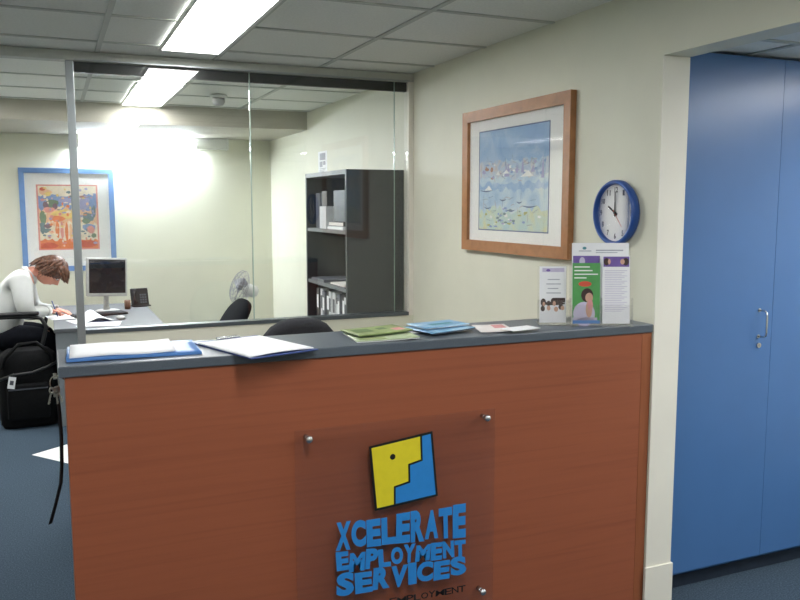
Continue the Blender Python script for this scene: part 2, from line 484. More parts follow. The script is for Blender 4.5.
# ------------------------------------------------------------------ lights
def troffer(x0, x1, y0, y1, z, label, name='ceiling_light'):
    r = empty(name, label, 'ceiling light', TR((x0 + x1) / 2, (y0 + y1) / 2, z), 'fluorescent troffers in the tiled ceiling')
    hx, hy = (x1 - x0) / 2, (y1 - y0) / 2
    mb = MB(); t = .016
    mb.box((-hx - t, -hy - t, -.012), (-hx, hy + t, -.0005)); mb.box((hx, -hy - t, -.012), (hx + t, hy + t, -.0005))
    mb.box((-hx, -hy - t, -.012), (hx, -hy, -.0005)); mb.box((-hx, hy, -.012), (hx, hy + t, -.0005))
    mb.build('trim_frame', 'lamp_body', r)
    MB().box((-hx, -hy, -.009), (hx, hy, -.001)).build('diffuser', 'tube', r)
    return r
troffer(.55, .83, 3.09, 4.29, HC, 'long lit fluorescent ceiling light directly in front of the glass partition')
troffer(.55, .83, .30, 1.50, HC, 'lit fluorescent ceiling light overhead, seen mirrored in the glass partition')
troffer(.55, .83, 5.50, 6.70, HC, 'lit fluorescent ceiling light in the back office behind the glass')
troffer(-1.55, -1.27, .30, 1.50, HC, 'lit ceiling light on the left of the front room')
troffer(-1.02, -.74, 5.50, 6.70, HC, 'lit ceiling light on the left of the back office')
troffer(-1.75, -1.47, 6.80, 7.96, ZBULK, 'added unseen fill light under the lowered back office ceiling, far left')  # extra lamp out of view, put in to brighten the left of the back wall
troffer(3.35, 3.63, .80, 2.00, 2.195, 'lit ceiling light in the right recess, mirrored softly in the blue cupboard')
troffer(2.62, 2.90, .10, 1.30, 2.195, 'added unseen fill light in the right passage, brightening the wall end')  # invented lamp outside the frame, lifts the brightness of the wall end

r = empty('wall_light', 'long lit fluorescent batten high on the back office wall', 'wall light', TR(.93, YBACK, 2.19))
MB().box((-.66, -.105, -.03), (.66, -.0005, .045), bevel=.004).build('housing', 'lamp_body', r)
for s in (-1, 1):
    MB().box((s * .66, -.128, -.06), (s * .675, -.0005, .045), bevel=.003).build('end_cap', 'lamp_body', r)
MB().box((-.6595, -.125, -.056), (.36, -.0005, -.0305), bevel=.006).build('diffuser', 'tube_wall', r)
MB().box((.3605, -.122, -.054), (.6595, -.0005, -.0305), bevel=.004).build('gear_cover', 'lamp_body', r)

r = empty('smoke_detector', 'small white dome detector on the back office ceiling', 'detector', TR(1.14, 5.93, HC))
MB().lathe([(0, -.0005), (.062, -.0005), (.062, -.018), (.05, -.022), (0, -.022)], n=24).build('mount', 'lamp_body', r)
MB().lathe([(0, -.0225), (.043, -.0225), (.045, -.05), (.03, -.072), (0, -.075)], n=24).build('dome', 'silver_plastic', r)

# ------------------------------------------------------------------ reception counter
r = empty('reception_counter', 'long cherry wood reception counter with slate grey top', 'counter')
XE = XW - .003
MB().box((.016, YC + .008, .08), (XE - .044, YC + .026, 1.1312)).build('front_panel', 'wood', r)
MB().box((XE - .0435, YC + .007, .08), (XE, YC + .026, 1.1312)).build('edge_trim', 'wood_edge', r)
MB().box((.016, YC + .0265, .08), (.034, 2.655, 1.1312)).build('end_panel', 'wood', r)
MB().box((XE - .018, YC + .0265, .08), (XE, 2.655, 1.1312)).build('end_panel', 'wood', r)
MB().box((.0345, YC + .03, .62), (XE - .0185, 2.65, .638)).build('inner_shelf', 'wood', r)
MB().box((.03, YC + .03, 0), (XE, YC + .05, .0795)).build('plinth', 'plinth', r)
MB().box((0, YC, 1.1315), (XE, 2.668, HT), bevel=.003).build('worktop', 'worktop', r)

# acrylic sign on the counter front
YS = YC + .008            # wood face
r = empty('acrylic_sign', 'clear acrylic sign with yellow and blue emblem fixed to the counter front', 'sign', TR(1.006, YS, .57))
def S(x, z, y=0): return (x - 1.006, y, z - .57)
yb, yf = -.030, -.024
MB().box(S(.655, .235, yb), S(1.358, .916, yf), bevel=.0015).build('plate', 'acrylic', r)
for (x, z) in ((.699, .886), (1.324, .887), (.699, .272), (1.315, .272)):
    mb = MB(); mb.cyl(S(x, z, -.0002), S(x, z, -.023), .008, None, None, 14)
    mb.lathe([(0, 0), (.0105, 0), (.0115, .003), (.0115, .009), (.008, .013), (0, .0145)], None, 20, Matrix.Translation(S(x, z, yb - .0005)) @ Matrix.Rotation(PI / 2, 4, 'X'))
    mb.build('standoff', 'chrome', r)
C4 = [(.903, .834), (1.116, .858), (1.136, .645), (.922, .628)]
def E4(u, v, y):   # v down
    a = [C4[0][k] + (C4[1][k] - C4[0][k]) * u for k in (0, 1)]; b = [C4[3][k] + (C4[2][k] - C4[3][k]) * u for k in (0, 1)]
    return S(a[0] + (b[0] - a[0]) * v, a[1] + (b[1] - a[1]) * v, y)
def epoly(mb, pts, y, m=None): mb.prism([E4(u, v, y) for u, v in pts], (0, -.0008, 0), m)
yv = yb - .0003
mb = MB(); epoly(mb, [(-.025, -.025), (1.025, -.025), (1.025, 1.025), (-.025, 1.025)], yv); em = mb.build('emblem', 'sign_black', r)
Ysh = [(.012, .012), (.81, .012), (.79, .375), (.575, .40), (.555, .675), (.31, .70), (.285, .988), (.012, .988)]
Bsh = [(.845, .012), (.988, .012), (.988, .988), (.315, .988), (.34, .73), (.585, .705), (.605, .43), (.82, .405)]
mb = MB(); epoly(mb, Ysh, yv - .0009); mb.build('yellow_field', 'sign_yellow', em)
mb = MB(); epoly(mb, Bsh, yv - .0009); mb.build('blue_field', 'sign_blue', em)
mb = MB(); epoly(mb, [(.335 + .045 * math.cos(a * PI / 8), .225 + .045 * math.sin(a * PI / 8)) for a in range(16)], yv - .0018); mb.build('eye_dot', 'sign_black', em)
def text_line(word, quads, off, m, parent, name, th=.0012, jit=1.0):
    """each letter set in its own slightly jumping cell; quads = x0,x1,(ztop l,r),(zbot l,r)"""
    x0, x1, zt, zb = quads; mb = MB(); n = len(word)
    wid = {'I': .5, 'M': 1.25, 'W': 1.3}
    ws = [wid.get(c, 1.0) for c in word]; tot = sum(ws); pos = 0
    rnd = random.Random(word)
    for c, w in zip(word, ws):
        a = pos / tot; b = (pos + w * .96) / tot; pos += w
        jt = jit * rnd.uniform(-.006, .006); jb = jit * rnd.uniform(-.005, .005); sk = jit * rnd.uniform(-.004, .006)
        geo = text_geo(c, off)
        def fn(u, v, a=a, b=b, jt=jt, jb=jb, sk=sk):
            t = a + (b - a) * u
            top = zt[0] + (zt[1] - zt[0]) * t + jt; bot = zb[0] + (zb[1] - zb[0]) * t + jb
            return S(x0 + .007 + (x1 - x0) * t + sk * (v - .5), -.007 + bot + (top - bot) * v, yv)
        add_text(mb, geo, fn, (0, -th, 0), None)
    return mb.build(name, m, parent)
text_line('XCELERATE', (.777, 1.243, (.605, .602), (.521, .490)), .06, 'sign_blue', r, 'lettering')
text_line('EMPLOYMENT', (.777, 1.243, (.510, .481), (.446, .424)), .06, 'sign_blue', r, 'lettering')
text_line('SERVICES', (.777, 1.246, (.438, .416), (.368, .352)), .06, 'sign_blue', r, 'lettering')
text_line('EMPLOYMENT', (.960, 1.243, (.322, .316), (.300, .294)), .012, 'sign_black', r, 'small_lettering', .0008, .25)

# ------------------------------------------------------------------ keys on a lanyard in the counter's end lock
r = empty('key_lanyard', 'bunch of keys with long black lanyard hanging from the left counter end', 'keys', TR(.0139, 2.50, 1.112) @ Matrix.Diagonal((.7, 1, 1, 1)))
mb = MB(); mb.cyl((.0015, 0, 0), (-.006, 0, 0), .012, None, None, 18); mb.build('lock_barrel', 'chrome', r)
mb = MB(); mb.cyl((-.0062, 0, 0), (-.028, 0, 0), .0035, None, None, 8); mb.box((-.040, -.0015, -.009), (-.026, .0015, .009), bevel=.001)
mb.build('inserted_key', 'steel', r)
mb = MB(); mb.tube([(-.036 + .017 * math.cos(a * PI / 10), -.003 * math.sin(a * PI / 5), -.020 + .019 * math.sin(a * PI / 10)) for a in range(20)], .0019, None, 8, True)
mb.build('key_ring', 'steel', r)
for k, (dx, ang) in enumerate(((-.012, .35), (.004, -.1), (.010, -.4))):
    mb = MB(); t = Matrix.Translation((-.036 + dx, -.006 + .005 * k, -.040)) @ Matrix.Rotation(ang, 4, 'Y') @ Matrix.Rotation(PI / 2, 4, 'X')
    mb.lathe([(.004, -.001), (.011, -.001), (.011, .001), (.004, .001), (.004, -.001)], None, 16, t)
    mb.box((-.003, -.042, -.001), (.003, -.010, .001), None, 0, t); mb.box((.003, -.038, -.001), (.0055, -.033, .001), None, 0, t); mb.box((.003, -.030, -.001), (.005, -.026, .001), None, 0, t)
    mb.build('key', 'steel', r)
mb = MB()
pts = [(-.032, .004, -.04), (-.024, .004, -.10), (-.021, .004, -.18), (-.024, .002, -.26), (-.032, 0, -.32), (-.056, -.004, -.38), (-.080, -.008, -.435)]
for side in (0, 1):
    P = []
    for k, p in enumerate(pts):
        P.append(Vector(p) + Vector((.002 * side, .003 * side, 0)))
    i = 0
    L = [mb.bm.verts.new(p + Vector((.0065, .003, 0))) for p in P]; R_ = [mb.bm.verts.new(p - Vector((.0065, .003, 0))) for p in P]
    L2 = [mb.bm.verts.new(p + Vector((.0065, .0048, 0))) for p in P]; R2 = [mb.bm.verts.new(p + Vector((-.0065, -.0012, 0))) for p in P]
    for k in range(len(P) - 1):
        for q in ((L[k], L[k + 1], R_[k + 1], R_[k]), (R2[k], R2[k + 1], L2[k + 1], L2[k]), (L2[k], L2[k + 1], L[k + 1], L[k]), (R_[k], R_[k + 1], R2[k + 1], R2[k])):
            f = mb.bm.faces.new(q); f.smooth = True
    mb.bm.faces.new((L[-1], L2[-1], R2[-1], R_[-1]))
mb.build('strap', 'strap', r)
mb = MB(); mb.box((-.042, .001, -.062), (-.024, .010, -.036), bevel=.002); mb.build('crimp', 'steel', r)

# ------------------------------------------------------------------ things on the counter
Z = HT + .0004
r = empty('display_folder', 'blue presentation folder topped with white pages at left counter end', 'folder', TR(.212, 2.532, Z, -.03))
mb = MB(); mb.sheet(.372, .235, lambda u, v: .0012 + .001 * math.sin(u * 5), 14, 4, .007); mb.build('cover', 'blue_pvc', r)
mb = MB(); mb.sheet(.292, .215, lambda u, v: .0090 + .003 * math.sin(u * 4.4) ** 2 + .003 * max(0, .25 - u), 16, 4, .004); o = mb.build('pages', 'paper', r); o.location = (-.032, .006, 0)
mb = MB(); mb.cyl((-.183, -.1, .0056), (-.183, .1, .0056), .0048, None, None, 10); mb.build('spine', 'blue_pvc', r)

ang = math.atan2(-.342, .111) + PI / 2
r = empty('clipboard', 'dark blue clipboard with white form overhanging the counter edge', 'clipboard', TR(.565, 2.470, Z, ang))
mb = MB(); mb.box((-.118, -.18, 0), (.118, .178, .004), bevel=.0015); mb.build('board', 'navy_pvc', r)
mb = MB(); mb.sheet(.226, .312, lambda u, v: .0045 + .004 * (1 - v) ** 3 * math.sin(PI * u), 8, 10, .003); o = mb.build('paper_sheets', 'paper', r); o.location = (-.004, -.012, 0)
mb = MB(); mb.box((-.04, .150, .0082), (.04, .174, .0125), bevel=.002); mb.cyl((-.036, .172, .0095), (.036, .172, .0095), .004, None, None, 10); mb.build('clip', 'chrome', r)

def booklet(name, label, x, y, rz, w, d, th, m_cover, m_pages, curl, z=0.0, extras=None, group=None):
    rr = empty(name, label, 'brochure', TR(x, y, Z + z, rz), group)
    f = lambda u, v: curl * (abs(u - .0) ** 2) * (1 - .3 * v)
    mb = MB(); mb.sheet(w - .004, d - .004, f, 10, 4, th); mb.build('pages', m_pages, rr)
    mb = MB(); mb.sheet(w, d, lambda u, v: f(u, v) + th + .0004, 12, 6, .0012); mb.build('cover', m_cover, rr)
    if extras:
        for nm, mm, rects in extras:
            mb = MB()
            for (u0, v0, u1, v1) in rects:
                n = 6
                for k in range(n):
                    ua = u0 + (u1 - u0) * k / n; ub = u0 + (u1 - u0) * (k + 1) / n
                    zz = lambda u, v: f(u, v) + th + .0021
                    mb.poly([((ua - .5) * w, (v0 - .5) * d, zz(ua, v0)), ((ub - .5) * w, (v0 - .5) * d, zz(ub, v0)), ((ub - .5) * w, (v1 - .5) * d, zz(ub, v1)), ((ua - .5) * w, (v1 - .5) * d, zz(ua, v1))])
            mb.build(nm, mm, rr)
    return rr
booklet('brochure', 'pale green brochure lowest of the green pile, cover edge curling', 1.000, 2.495, -.10, .215, .195, .003, 'lime_pale', 'paper', .005, 0,
        [('printed_panel', 'lime', [(.08, .1, .5, .3)])], 'green brochures fanned on the counter')
booklet('brochure', 'lime green leafy brochure on top of the green pile', 1.005, 2.545, .10, .205, .150, .003, 'lime', 'lime_dark', .006, .0095,
        [('printed_picture', 'lime_dark', [(.1, .35, .42, .8), (.55, .5, .72, .75)]), ('printed_panel', 'pink_print', [(.75, .2, .93, .5)])], 'green brochures fanned on the counter')
booklet('brochure', 'white photo brochure slipped under the blue brochures', 1.190, 2.580, .05, .19, .140, .002, 'paper', 'paper', .002, 0,
        [('printed_picture', 'lilac', [(.1, .1, .6, .6)])], 'blue brochures on the counter')
booklet('brochure', 'glossy blue brochure with dark spine edge near the counter middle', 1.232, 2.530, .22, .195, .175, .004, 'sky_cover', 'sky_dark', .005, .0058,
        [('printed_band', 'white_print', [(.35, .72, .95, .80)])], 'blue brochures on the counter')
booklet('brochure', 'blue and white brochure lying topmost beside the dark spine', 1.245, 2.560, .12, .185, .130, .002, 'sky_cover', 'paper', .003, .0162,
        [('printed_picture', 'teal_print', [(.3, .35, .8, .6)])], 'blue brochures on the counter')
booklet('leaflet', 'off white open leaflet lying right of the blue brochures', 1.428, 2.490, -.30, .12, .17, .002, 'paper_cream', 'sky_dark', .004, 0,
        [('printed_picture', 'pink_print', [(.55, .45, .9, .9)])])
booklet('leaflet', 'small white card lying nearest the brochure holders', 1.492, 2.408, .12, .12, .075, .001, 'paper', 'paper', .002, .0085)

# ------------------------------------------------------------------ acrylic brochure holders with leaflets
def printed(parent, name, m, rects, y, w, h, th=.0004):
    """rects in unit coords of a sheet w x h standing in the local XZ plane, facing -y"""
    mb = MB()
    for q in rects:
        if len(q) == 4:
            u0, v0, u1, v1 = q; pts = [(u0, v0), (u1, v0), (u1, v1), (u0, v1)]
        else:
            cu, cv, ru, rv, _ = q; pts = [(cu + ru * math.cos(a * PI / 10), cv + rv * math.sin(a * PI / 10)) for a in range(20)]
        mb.prism([((u - .5) * w, y, v * h) for u, v in pts], (0, -th, 0))
    return mb.build(name, m, parent)

HR = -.42
HM = TR(1.842, 2.425, Z, HR) @ Matrix.Rotation(-.09, 4, 'X')
hx, hy = math.cos(HR), math.sin(HR)
rr = empty('brochure_holder', 'large clear acrylic two pocket leaflet holder on the right counter end', 'leaflet holder', HM)
rr.matrix_world = TR(1.842, 2.425, Z, HR)
def tilt(o): o.rotation_euler = (-.09, 0, 0); return o
mb = MB(); mb.box((-.112, -.002, .004), (.112, .001, .302)); tilt(mb.build('back_panel', 'acrylic_thin', rr))
mb = MB(); mb.box((-.112, -.050, 0), (.112, .058, .003)); mb.build('base', 'acrylic_thin', rr)
mb = MB(); mb.box((-.112, -.036, .004), (.112, -.034, .075)); tilt(mb.build('front_panel', 'acrylic_thin', rr))
for x in (-.113, .001, .113):
    mb = MB(); mb.box((x - .001, -.0335, .004), (x + .001, -.0055, .10)); tilt(mb.build('divider', 'acrylic_thin', rr))

def sheet_thing(name, label, cat, base, w, h, dx, dy, m, tiltx=-.09, th=.002):
    o = empty(name, label, cat); o.matrix_world = base @ Matrix.Rotation(tiltx, 4, 'X') @ Matrix.Translation((dx, dy, .0055))
    MB().box((-w / 2, -th, 0), (w / 2, 0, h)).build('sheet', m, o)
    return o
B0 = TR(1.842, 2.425, Z, HR)
c = sheet_thing('poster_card', 'white header card with purple photo strip behind the green leaflet', 'card', B0, .208, .296, 0, -.0035, 'paper', th=.001)
printed(c, 'purple_strip', 'purple', [(.02, .70, .49, .84)], -.0011, .208, .296)
printed(c, 'printed_face', 'lilac', [(.18, .77, .05, .055, 0)], -.0016, .208, .296)
printed(c, 'printed_emblem', 'teal_print', [(.22, .935, .035, .018, 0)], -.0011, .208, .296)
printed(c, 'heading_lines', 'ink_light', [(.12, .895, .34, .905), (.42, .90, .9, .915), (.42, .875, .8, .885)], -.0011, .208, .296)
g = sheet_thing('leaflet', 'green leaflet with photo of woman in the large holder left pocket', 'leaflet', B0, .100, .222, -.053, -.012, 'green', th=.004)
W_, H_ = .100, .222
printed(g, 'heading_lines', 'white_print', [(.06, .925, .62, .945), (.06, .865, .72, .885), (.06, .805, .92, .825), (.06, .745, .5, .765)], -.0041, W_, H_)
printed(g, 'printed_badge', 'red_print', [(.45, .655, .24, .045, 0)], -.0041, W_, H_)
printed(g, 'photo_shoulders', 'lilac', [(.42, .16, .40, .20, 0), (.0, .0, .9, .10)], -.0041, W_, H_)
printed(g, 'photo_hair', 'hair_print', [(.53, .47, .22, .115, 0)], -.0046, W_, H_)
printed(g, 'photo_face', 'skin_print', [(.60, .43, .14, .08, 0)], -.0051, W_, H_)
printed(g, 'photo_arm', 'skin_print', [(.60, .24, .12, .14, 0)], -.0051, W_, H_)
printed(g, 'photo_hand', 'pink_print', [(.64, .31, .10, .09, 0)], -.0056, W_, H_)
printed(g, 'footer_band', 'blue_pvc', [(.0, .0, 1., .055)], -.0051, W_, H_)
c = sheet_thing('leaflet', 'white text leaflet with dark purple photo in the large holder right pocket', 'leaflet', B0, .100, .248, .056, -.012, 'paper', th=.003)
W_, H_ = .100, .248
printed(c, 'purple_strip', 'purple', [(.03, .84, .97, .99)], -.0031, W_, H_)
for cu, ru in ((.14, .10), (.84, .12)): printed(c, 'photo_hair', 'hair_print', [(cu, .915, ru, .055, 0)], -.0036, W_, H_)
for cu, ru in ((.24, .05), (.72, .08)): printed(c, 'photo_face', 'skin_print', [(cu, .915, ru, .04, 0)], -.0041, W_, H_)
printed(c, 'text_lines', 'lilac', [(.08, .78 - .026 * k, .9 - .1 * (k % 3), .787 - .026 * k) for k in range(24)], -.0031, W_, H_)

B1 = TR(1.696, 2.517, Z, HR)
rr = empty('brochure_holder', 'small clear acrylic single leaflet holder left of the large holder', 'leaflet holder'); rr.matrix_world = B1
mb = MB(); mb.box((-.054, -.002, .004), (.054, .001, .215)); tilt(mb.build('back_panel', 'acrylic_thin', rr))
mb = MB(); mb.box((-.054, -.045, 0), (.054, .045, .003)); mb.build('base', 'acrylic_thin', rr)
mb = MB(); mb.box((-.054, -.036, .004), (.054, -.034, .09)); tilt(mb.build('front_panel', 'acrylic_thin', rr))
for x in (-.055, .055):
    mb = MB(); mb.box((x - .001, -.0335, .004), (x + .001, -.0025, .09)); tilt(mb.build('side_panel', 'acrylic_thin', rr))
c = sheet_thing('leaflet', 'white leaflet with dark group photo in the small holder', 'leaflet', B1, .098, .208, 0, -.012, 'paper', th=.004)
W_, H_ = .098, .208
printed(c, 'heading_band', 'lilac', [(.1, .90, .92, .97)], -.0041, W_, H_)
printed(c, 'printed_emblem', 'purple', [(.32, .93, .08, .022, 0)], -.0046, W_, H_)
printed(c, 'text_lines', 'ink_light', [(.3, .76, .75, .775), (.25, .68, .8, .695), (.3, .60, .7, .615), (.25, .52, .8, .535)], -.0041, W_, H_)
printed(c, 'photo_people', 'hair_print', [(.14, .36, .10, .07, 0), (.12, .25, .08, .05, 0), (.34, .34, .07, .05, 0), (.52, .38, .10, .06, 0), (.52, .34, .44, .03, 0), (.5, .36, .96, .44), (.80, .28, .09, .05, 0)], -.0041, W_, H_)
printed(c, 'photo_faces', 'skin_print', [(.16, .33, .05, .04, 0), (.55, .34, .06, .045, 0), (.34, .26, .07, .045, 0), (.62, .24, .08, .045, 0), (.86, .26, .07, .04, 0)], -.0046, W_, H_)

# ------------------------------------------------------------------ wall clock (faces -X)
WY = Matrix(((0, 0, -1, 0), (-1, 0, 0, 0), (0, 1, 0, 0), (0, 0, 0, 1)))   # local x -> -Y, local y -> Z, local z -> -X
r = empty('wall_clock', 'round blue rimmed wall clock above the leaflet holders', 'clock'); r.matrix_world = Matrix.Translation((XW - .0005, 2.582, 1.571)) @ WY @ Matrix.Scale(.935, 4)
mb = MB(); mb.lathe([(0, 0), (.128, 0), (.136, .012), (.136, .03), (.131, .038), (.122, .040), (.119, .033), (.119, .018), (0, .018)], None, 48); mb.build('rim', 'clock_blue', r)
mb = MB(); mb.lathe([(0, .0185), (.118, .0185), (.118, .0205), (0, .0205)], None, 40, smooth=False); mb.build('face', 'clock_face', r)
for k in range(1, 13):
    mb = MB()
    a = PI / 2 - k * PI / 6; geo = text_geo(str(k), .02); w = .012 if k < 10 else .021; h = .023
    cx, cy = .096 * math.cos(a), .096 * math.sin(a)
    add_text(mb, geo, lambda u, v: (cx + (u - .5) * w, cy + (v - .5) * h, .0207), (0, 0, .0006), None)
    mb.build('numeral', 'ink', r)
def hand(name, angle, L, w, z, m, tail=.015):
    d = Vector((math.sin(angle), math.cos(angle), 0)); n = Vector((d.y, -d.x, 0))
    mb = MB(); p = Vector((0, 0, z))
    mb.prism([p - d * tail - n * w, p + d * L - n * w * .6, p + d * L + n * w * .6, p - d * tail + n * w], (0, 0, .0012)); mb.build(name, m, r)
hand('hour_hand', math.radians(300), .054, .0050, .0225, 'black')
hand('minute_hand', math.radians(-1), .088, .0042, .0245, 'black')
hand('second_hand', math.radians(140), .075, .0009, .0262, 'red_print')
mb = MB(); mb.cyl((0, 0, .0208), (0, 0, .029), .005, None, None, 14); mb.build('spindle', 'black', r)
mb = MB(); mb.lathe([(0, .0345), (.1185, .0335), (.1185, .035), (0, .036)], None, 40); mb.build('lens', 'lens', r)

# ------------------------------------------------------------------ harbour picture on the right wall
py1, py2, pz1, pz2 = 3.852, 2.884, 2.079, 1.369
pcx, pcz = (py1 + py2) / 2, (pz1 + pz2) / 2; pw, ph = (py1 - py2) / 2, (pz1 - pz2) / 2
r = empty('framed_picture', 'framed watercolour harbour scene in tan timber on the right wall', 'picture'); r.matrix_world = Matrix.Translation((XW - .0005, pcx, pcz)) @ WY
fw = .053
def frame_bars(mb, pw, ph, fw, d, zf=.0):
    for (a, b, c_, e) in (((-pw, ph), (pw, ph), (pw - fw, ph - fw), (-pw + fw, ph - fw)), ((pw, ph), (pw, -ph), (pw - fw, -ph + fw), (pw - fw, ph - fw)),
                          ((pw, -ph), (-pw, -ph), (-pw + fw, -ph + fw), (pw - fw, -ph + fw)), ((-pw, -ph), (-pw, ph), (-pw + fw, ph - fw), (-pw + fw, -ph + fw))):
        vs = [mb.bm.verts.new((p[0], p[1], 0)) for p in (a, b, c_, e)]
        hs = (d, d, d * .9, d * .9)
        ts = [mb.bm.verts.new((p[0], p[1], h)) for p, h in zip((a, b, c_, e), hs)]
        fs = [mb.bm.faces.new(vs), mb.bm.faces.new(ts)]
        for k in range(4): fs.append(mb.bm.faces.new((vs[k], vs[(k + 1) % 4], ts[(k + 1) % 4], ts[k])))
        bmesh.ops.recalc_face_normals(mb.bm, faces=fs)
    return mb
frame_bars(MB(), pw, ph, fw, .030).build('frame', 'frame_wood', r)
MB().box((-pw + fw * .8, -ph + fw * .8, .004), (pw - fw * .8, ph - fw * .8, .010)).build('mat_board', 'mat_board', r)
# artwork opening
ax0, ax1 = -(3.695 - pcx), -(3.066 - pcx); az0, az1 = 1.481 - pcz, 1.966 - pcz
mb = MB(); rnd = random.Random(3)
def ap(u, v, z=.0102): return (ax0 + (ax1 - ax0) * u, az0 + (az1 - az0) * v, z)
def band(v0, v1, m, jag=.02, z=.0102, n=24):
    i = mb.mi(m); lo = [mb.bm.verts.new(ap(k / n, max(0, v0 + rnd.uniform(-jag, jag)) if v0 > 0 else 0, z)) for k in range(n + 1)]
    hi = [mb.bm.verts.new(ap(k / n, min(1, v1 + rnd.uniform(-jag, jag)) if v1 < 1 else 1, z)) for k in range(n + 1)]
    for k in range(n):
        f = mb.bm.faces.new((lo[k], lo[k + 1], hi[k + 1], hi[k])); f.material_index = i
mb.box(ap(-.012, -.012, .0100), ap(1.012, 1.012, .01015), 'p_boat')
band(0, 1, 'water'); band(.68, 1, 'water_sky', .03, .01035); band(.52, .67, 'water_land', .035, .01045); band(0, .20, 'water_green', .05, .0104)
band(.40, .47, 'water_sky', .035, .0105)
def blob(u, v, ru, rv, m, z, n=9, rr_=None):
    mb.poly([ap(u + ru * math.cos(2 * PI * k / n) * rnd.uniform(.7, 1.15), v + rv * math.sin(2 * PI * k / n) * rnd.uniform(.7, 1.15), z) for k in range(n)], m)
zz = .0106
for k in range(60):     # thin sketched lines
    u_, v_ = rnd.uniform(.05, .9), rnd.choice([rnd.uniform(.48, .70), rnd.uniform(.04, .34)]); a_ = rnd.uniform(-.6, .6) if k % 3 else rnd.uniform(1.2, 1.9); L_ = rnd.uniform(.03, .09)
    du, dv = L_ * math.cos(a_), L_ * math.sin(a_); t_ = .0035
    mb.poly([ap(u_, v_, zz), ap(u_ + du, v_ + dv, zz), ap(u_ + du - t_ * math.sin(a_), v_ + dv + t_ * math.cos(a_), zz), ap(u_ - t_ * math.sin(a_), v_ + t_ * math.cos(a_), zz)], rnd.choice(['p_boat', 'p_teal', 'p_rust', 'p_plum'])); zz += .00001
for k in range(30):
    blob(rnd.uniform(.04, .96), rnd.uniform(.52, .66), rnd.uniform(.01, .04), rnd.uniform(.008, .025), rnd.choice(['p_rust', 'p_lilac', 'p_sail', 'p_sea', 'p_sea', 'p_sail', 'water']), zz); zz += .00001
for k in range(26):
    blob(rnd.uniform(.04, .96), rnd.uniform(.03, .18), rnd.uniform(.012, .035), rnd.uniform(.008, .02), rnd.choice(['p_olive', 'water_green', 'water_green', 'p_sea', 'p_sail']), zz); zz += .00001
for k in range(18):
    blob(rnd.uniform(.3, .65), rnd.uniform(.06, .22), rnd.uniform(.012, .03), rnd.uniform(.006, .015), rnd.choice(['p_sea', 'p_teal', 'p_lilac']), zz); zz += .00001
def boat(u, v, w, m='p_boat'):
    global zz
    n = 8; P = [ap(u - w + 2 * w * k / n, v - .018 * math.sin(PI * k / n), zz) for k in range(n + 1)]
    Q = [ap(u - w + 2 * w * k / n, v - .018 * math.sin(PI * k / n) * .45 + .004, zz) for k in range(n + 1)]
    mb.poly(P + Q[::-1], m); zz += .00001
def sail(u, v, w, h, m='p_sail'):
    global zz
    mb.poly([ap(u - w, v, zz), ap(u + w, v, zz), ap(u + w * .2, v + h, zz)], m); zz += .00001
for (u, v, w) in ((.38, .305, .05), (.14, .225, .05), (.76, .24, .10), (.5, .2, .06), (.12, .40, .10), (.62, .28, .04)): boat(u, v, w)
for (u, v, w, h) in ((.42, .53, .025, .14), (.45, .53, .02, .10), (.66, .56, .02, .15), (.58, .56, .02, .08), (.93, .5, .02, .22), (.8, .56, .03, .07)): sail(u, v, w, h, 'p_lilac')
for (u, v, w, h) in ((.15, .40, .06, .05), (.72, .52, .09, .06), (.3, .55, .03, .05), (.42, .56, .05, .04)): sail(u, v, w, h)
mb.build('print', None, r)
MB().box((-pw + fw * .85, -ph + fw * .85, .0135), (pw - fw * .85, ph - fw * .85, .0150)).build('glazing', 'pic_glass', r)

# ------------------------------------------------------------------ blue framed picture on the back wall (faces -Y)
WB = Matrix(((1, 0, 0, 0), (0, 0, -1, 0), (0, 1, 0, 0), (0, 0, 0, 1)))   # local x -> X, y -> Z, z -> -Y
k_ = (YBACK - .02) / 7.98
bx0, bx1, bz0, bz1 = -.244 * k_, .550 * k_, 1.6 - (1.6 - 1.008) * k_, 1.6 + (1.936 - 1.6) * k_
r = empty('framed_picture', 'blue framed colourful print on the back office wall', 'picture'); r.matrix_world = Matrix.Translation(((bx0 + bx1) / 2, YBACK - .0005, (bz0 + bz1) / 2)) @ WB
pw, ph = (bx1 - bx0) / 2, (bz1 - bz0) / 2
frame_bars(MB(), pw, ph, .045, .028).build('frame', 'frame_blue', r)
MB().box((-pw + .036, -ph + .036, .004), (pw - .036, ph - .036, .010)).build('mat_board', 'mat_board', r)
cx, cz = (bx0 + bx1) / 2, (bz0 + bz1) / 2
ax0, ax1 = -.092 * k_ - cx, .394 * k_ - cx; az0, az1 = 1.6 - (1.6 - 1.213) * k_ - cz, 1.6 + .178 * k_ - cz
mb = MB(); rnd = random.Random(11)
mb.box(ap(-.03, -.02, .0100), ap(1.03, 1.02, .01012), 'p_pink')
band(0, 1, 'p_cream', 0, .0102); band(.60, .86, 'p_sea', .03, .0103); band(.40, .64, 'p_peach', .05, .0104); band(0, .14, 'p_orange', .03, .0104)
zz = .0106
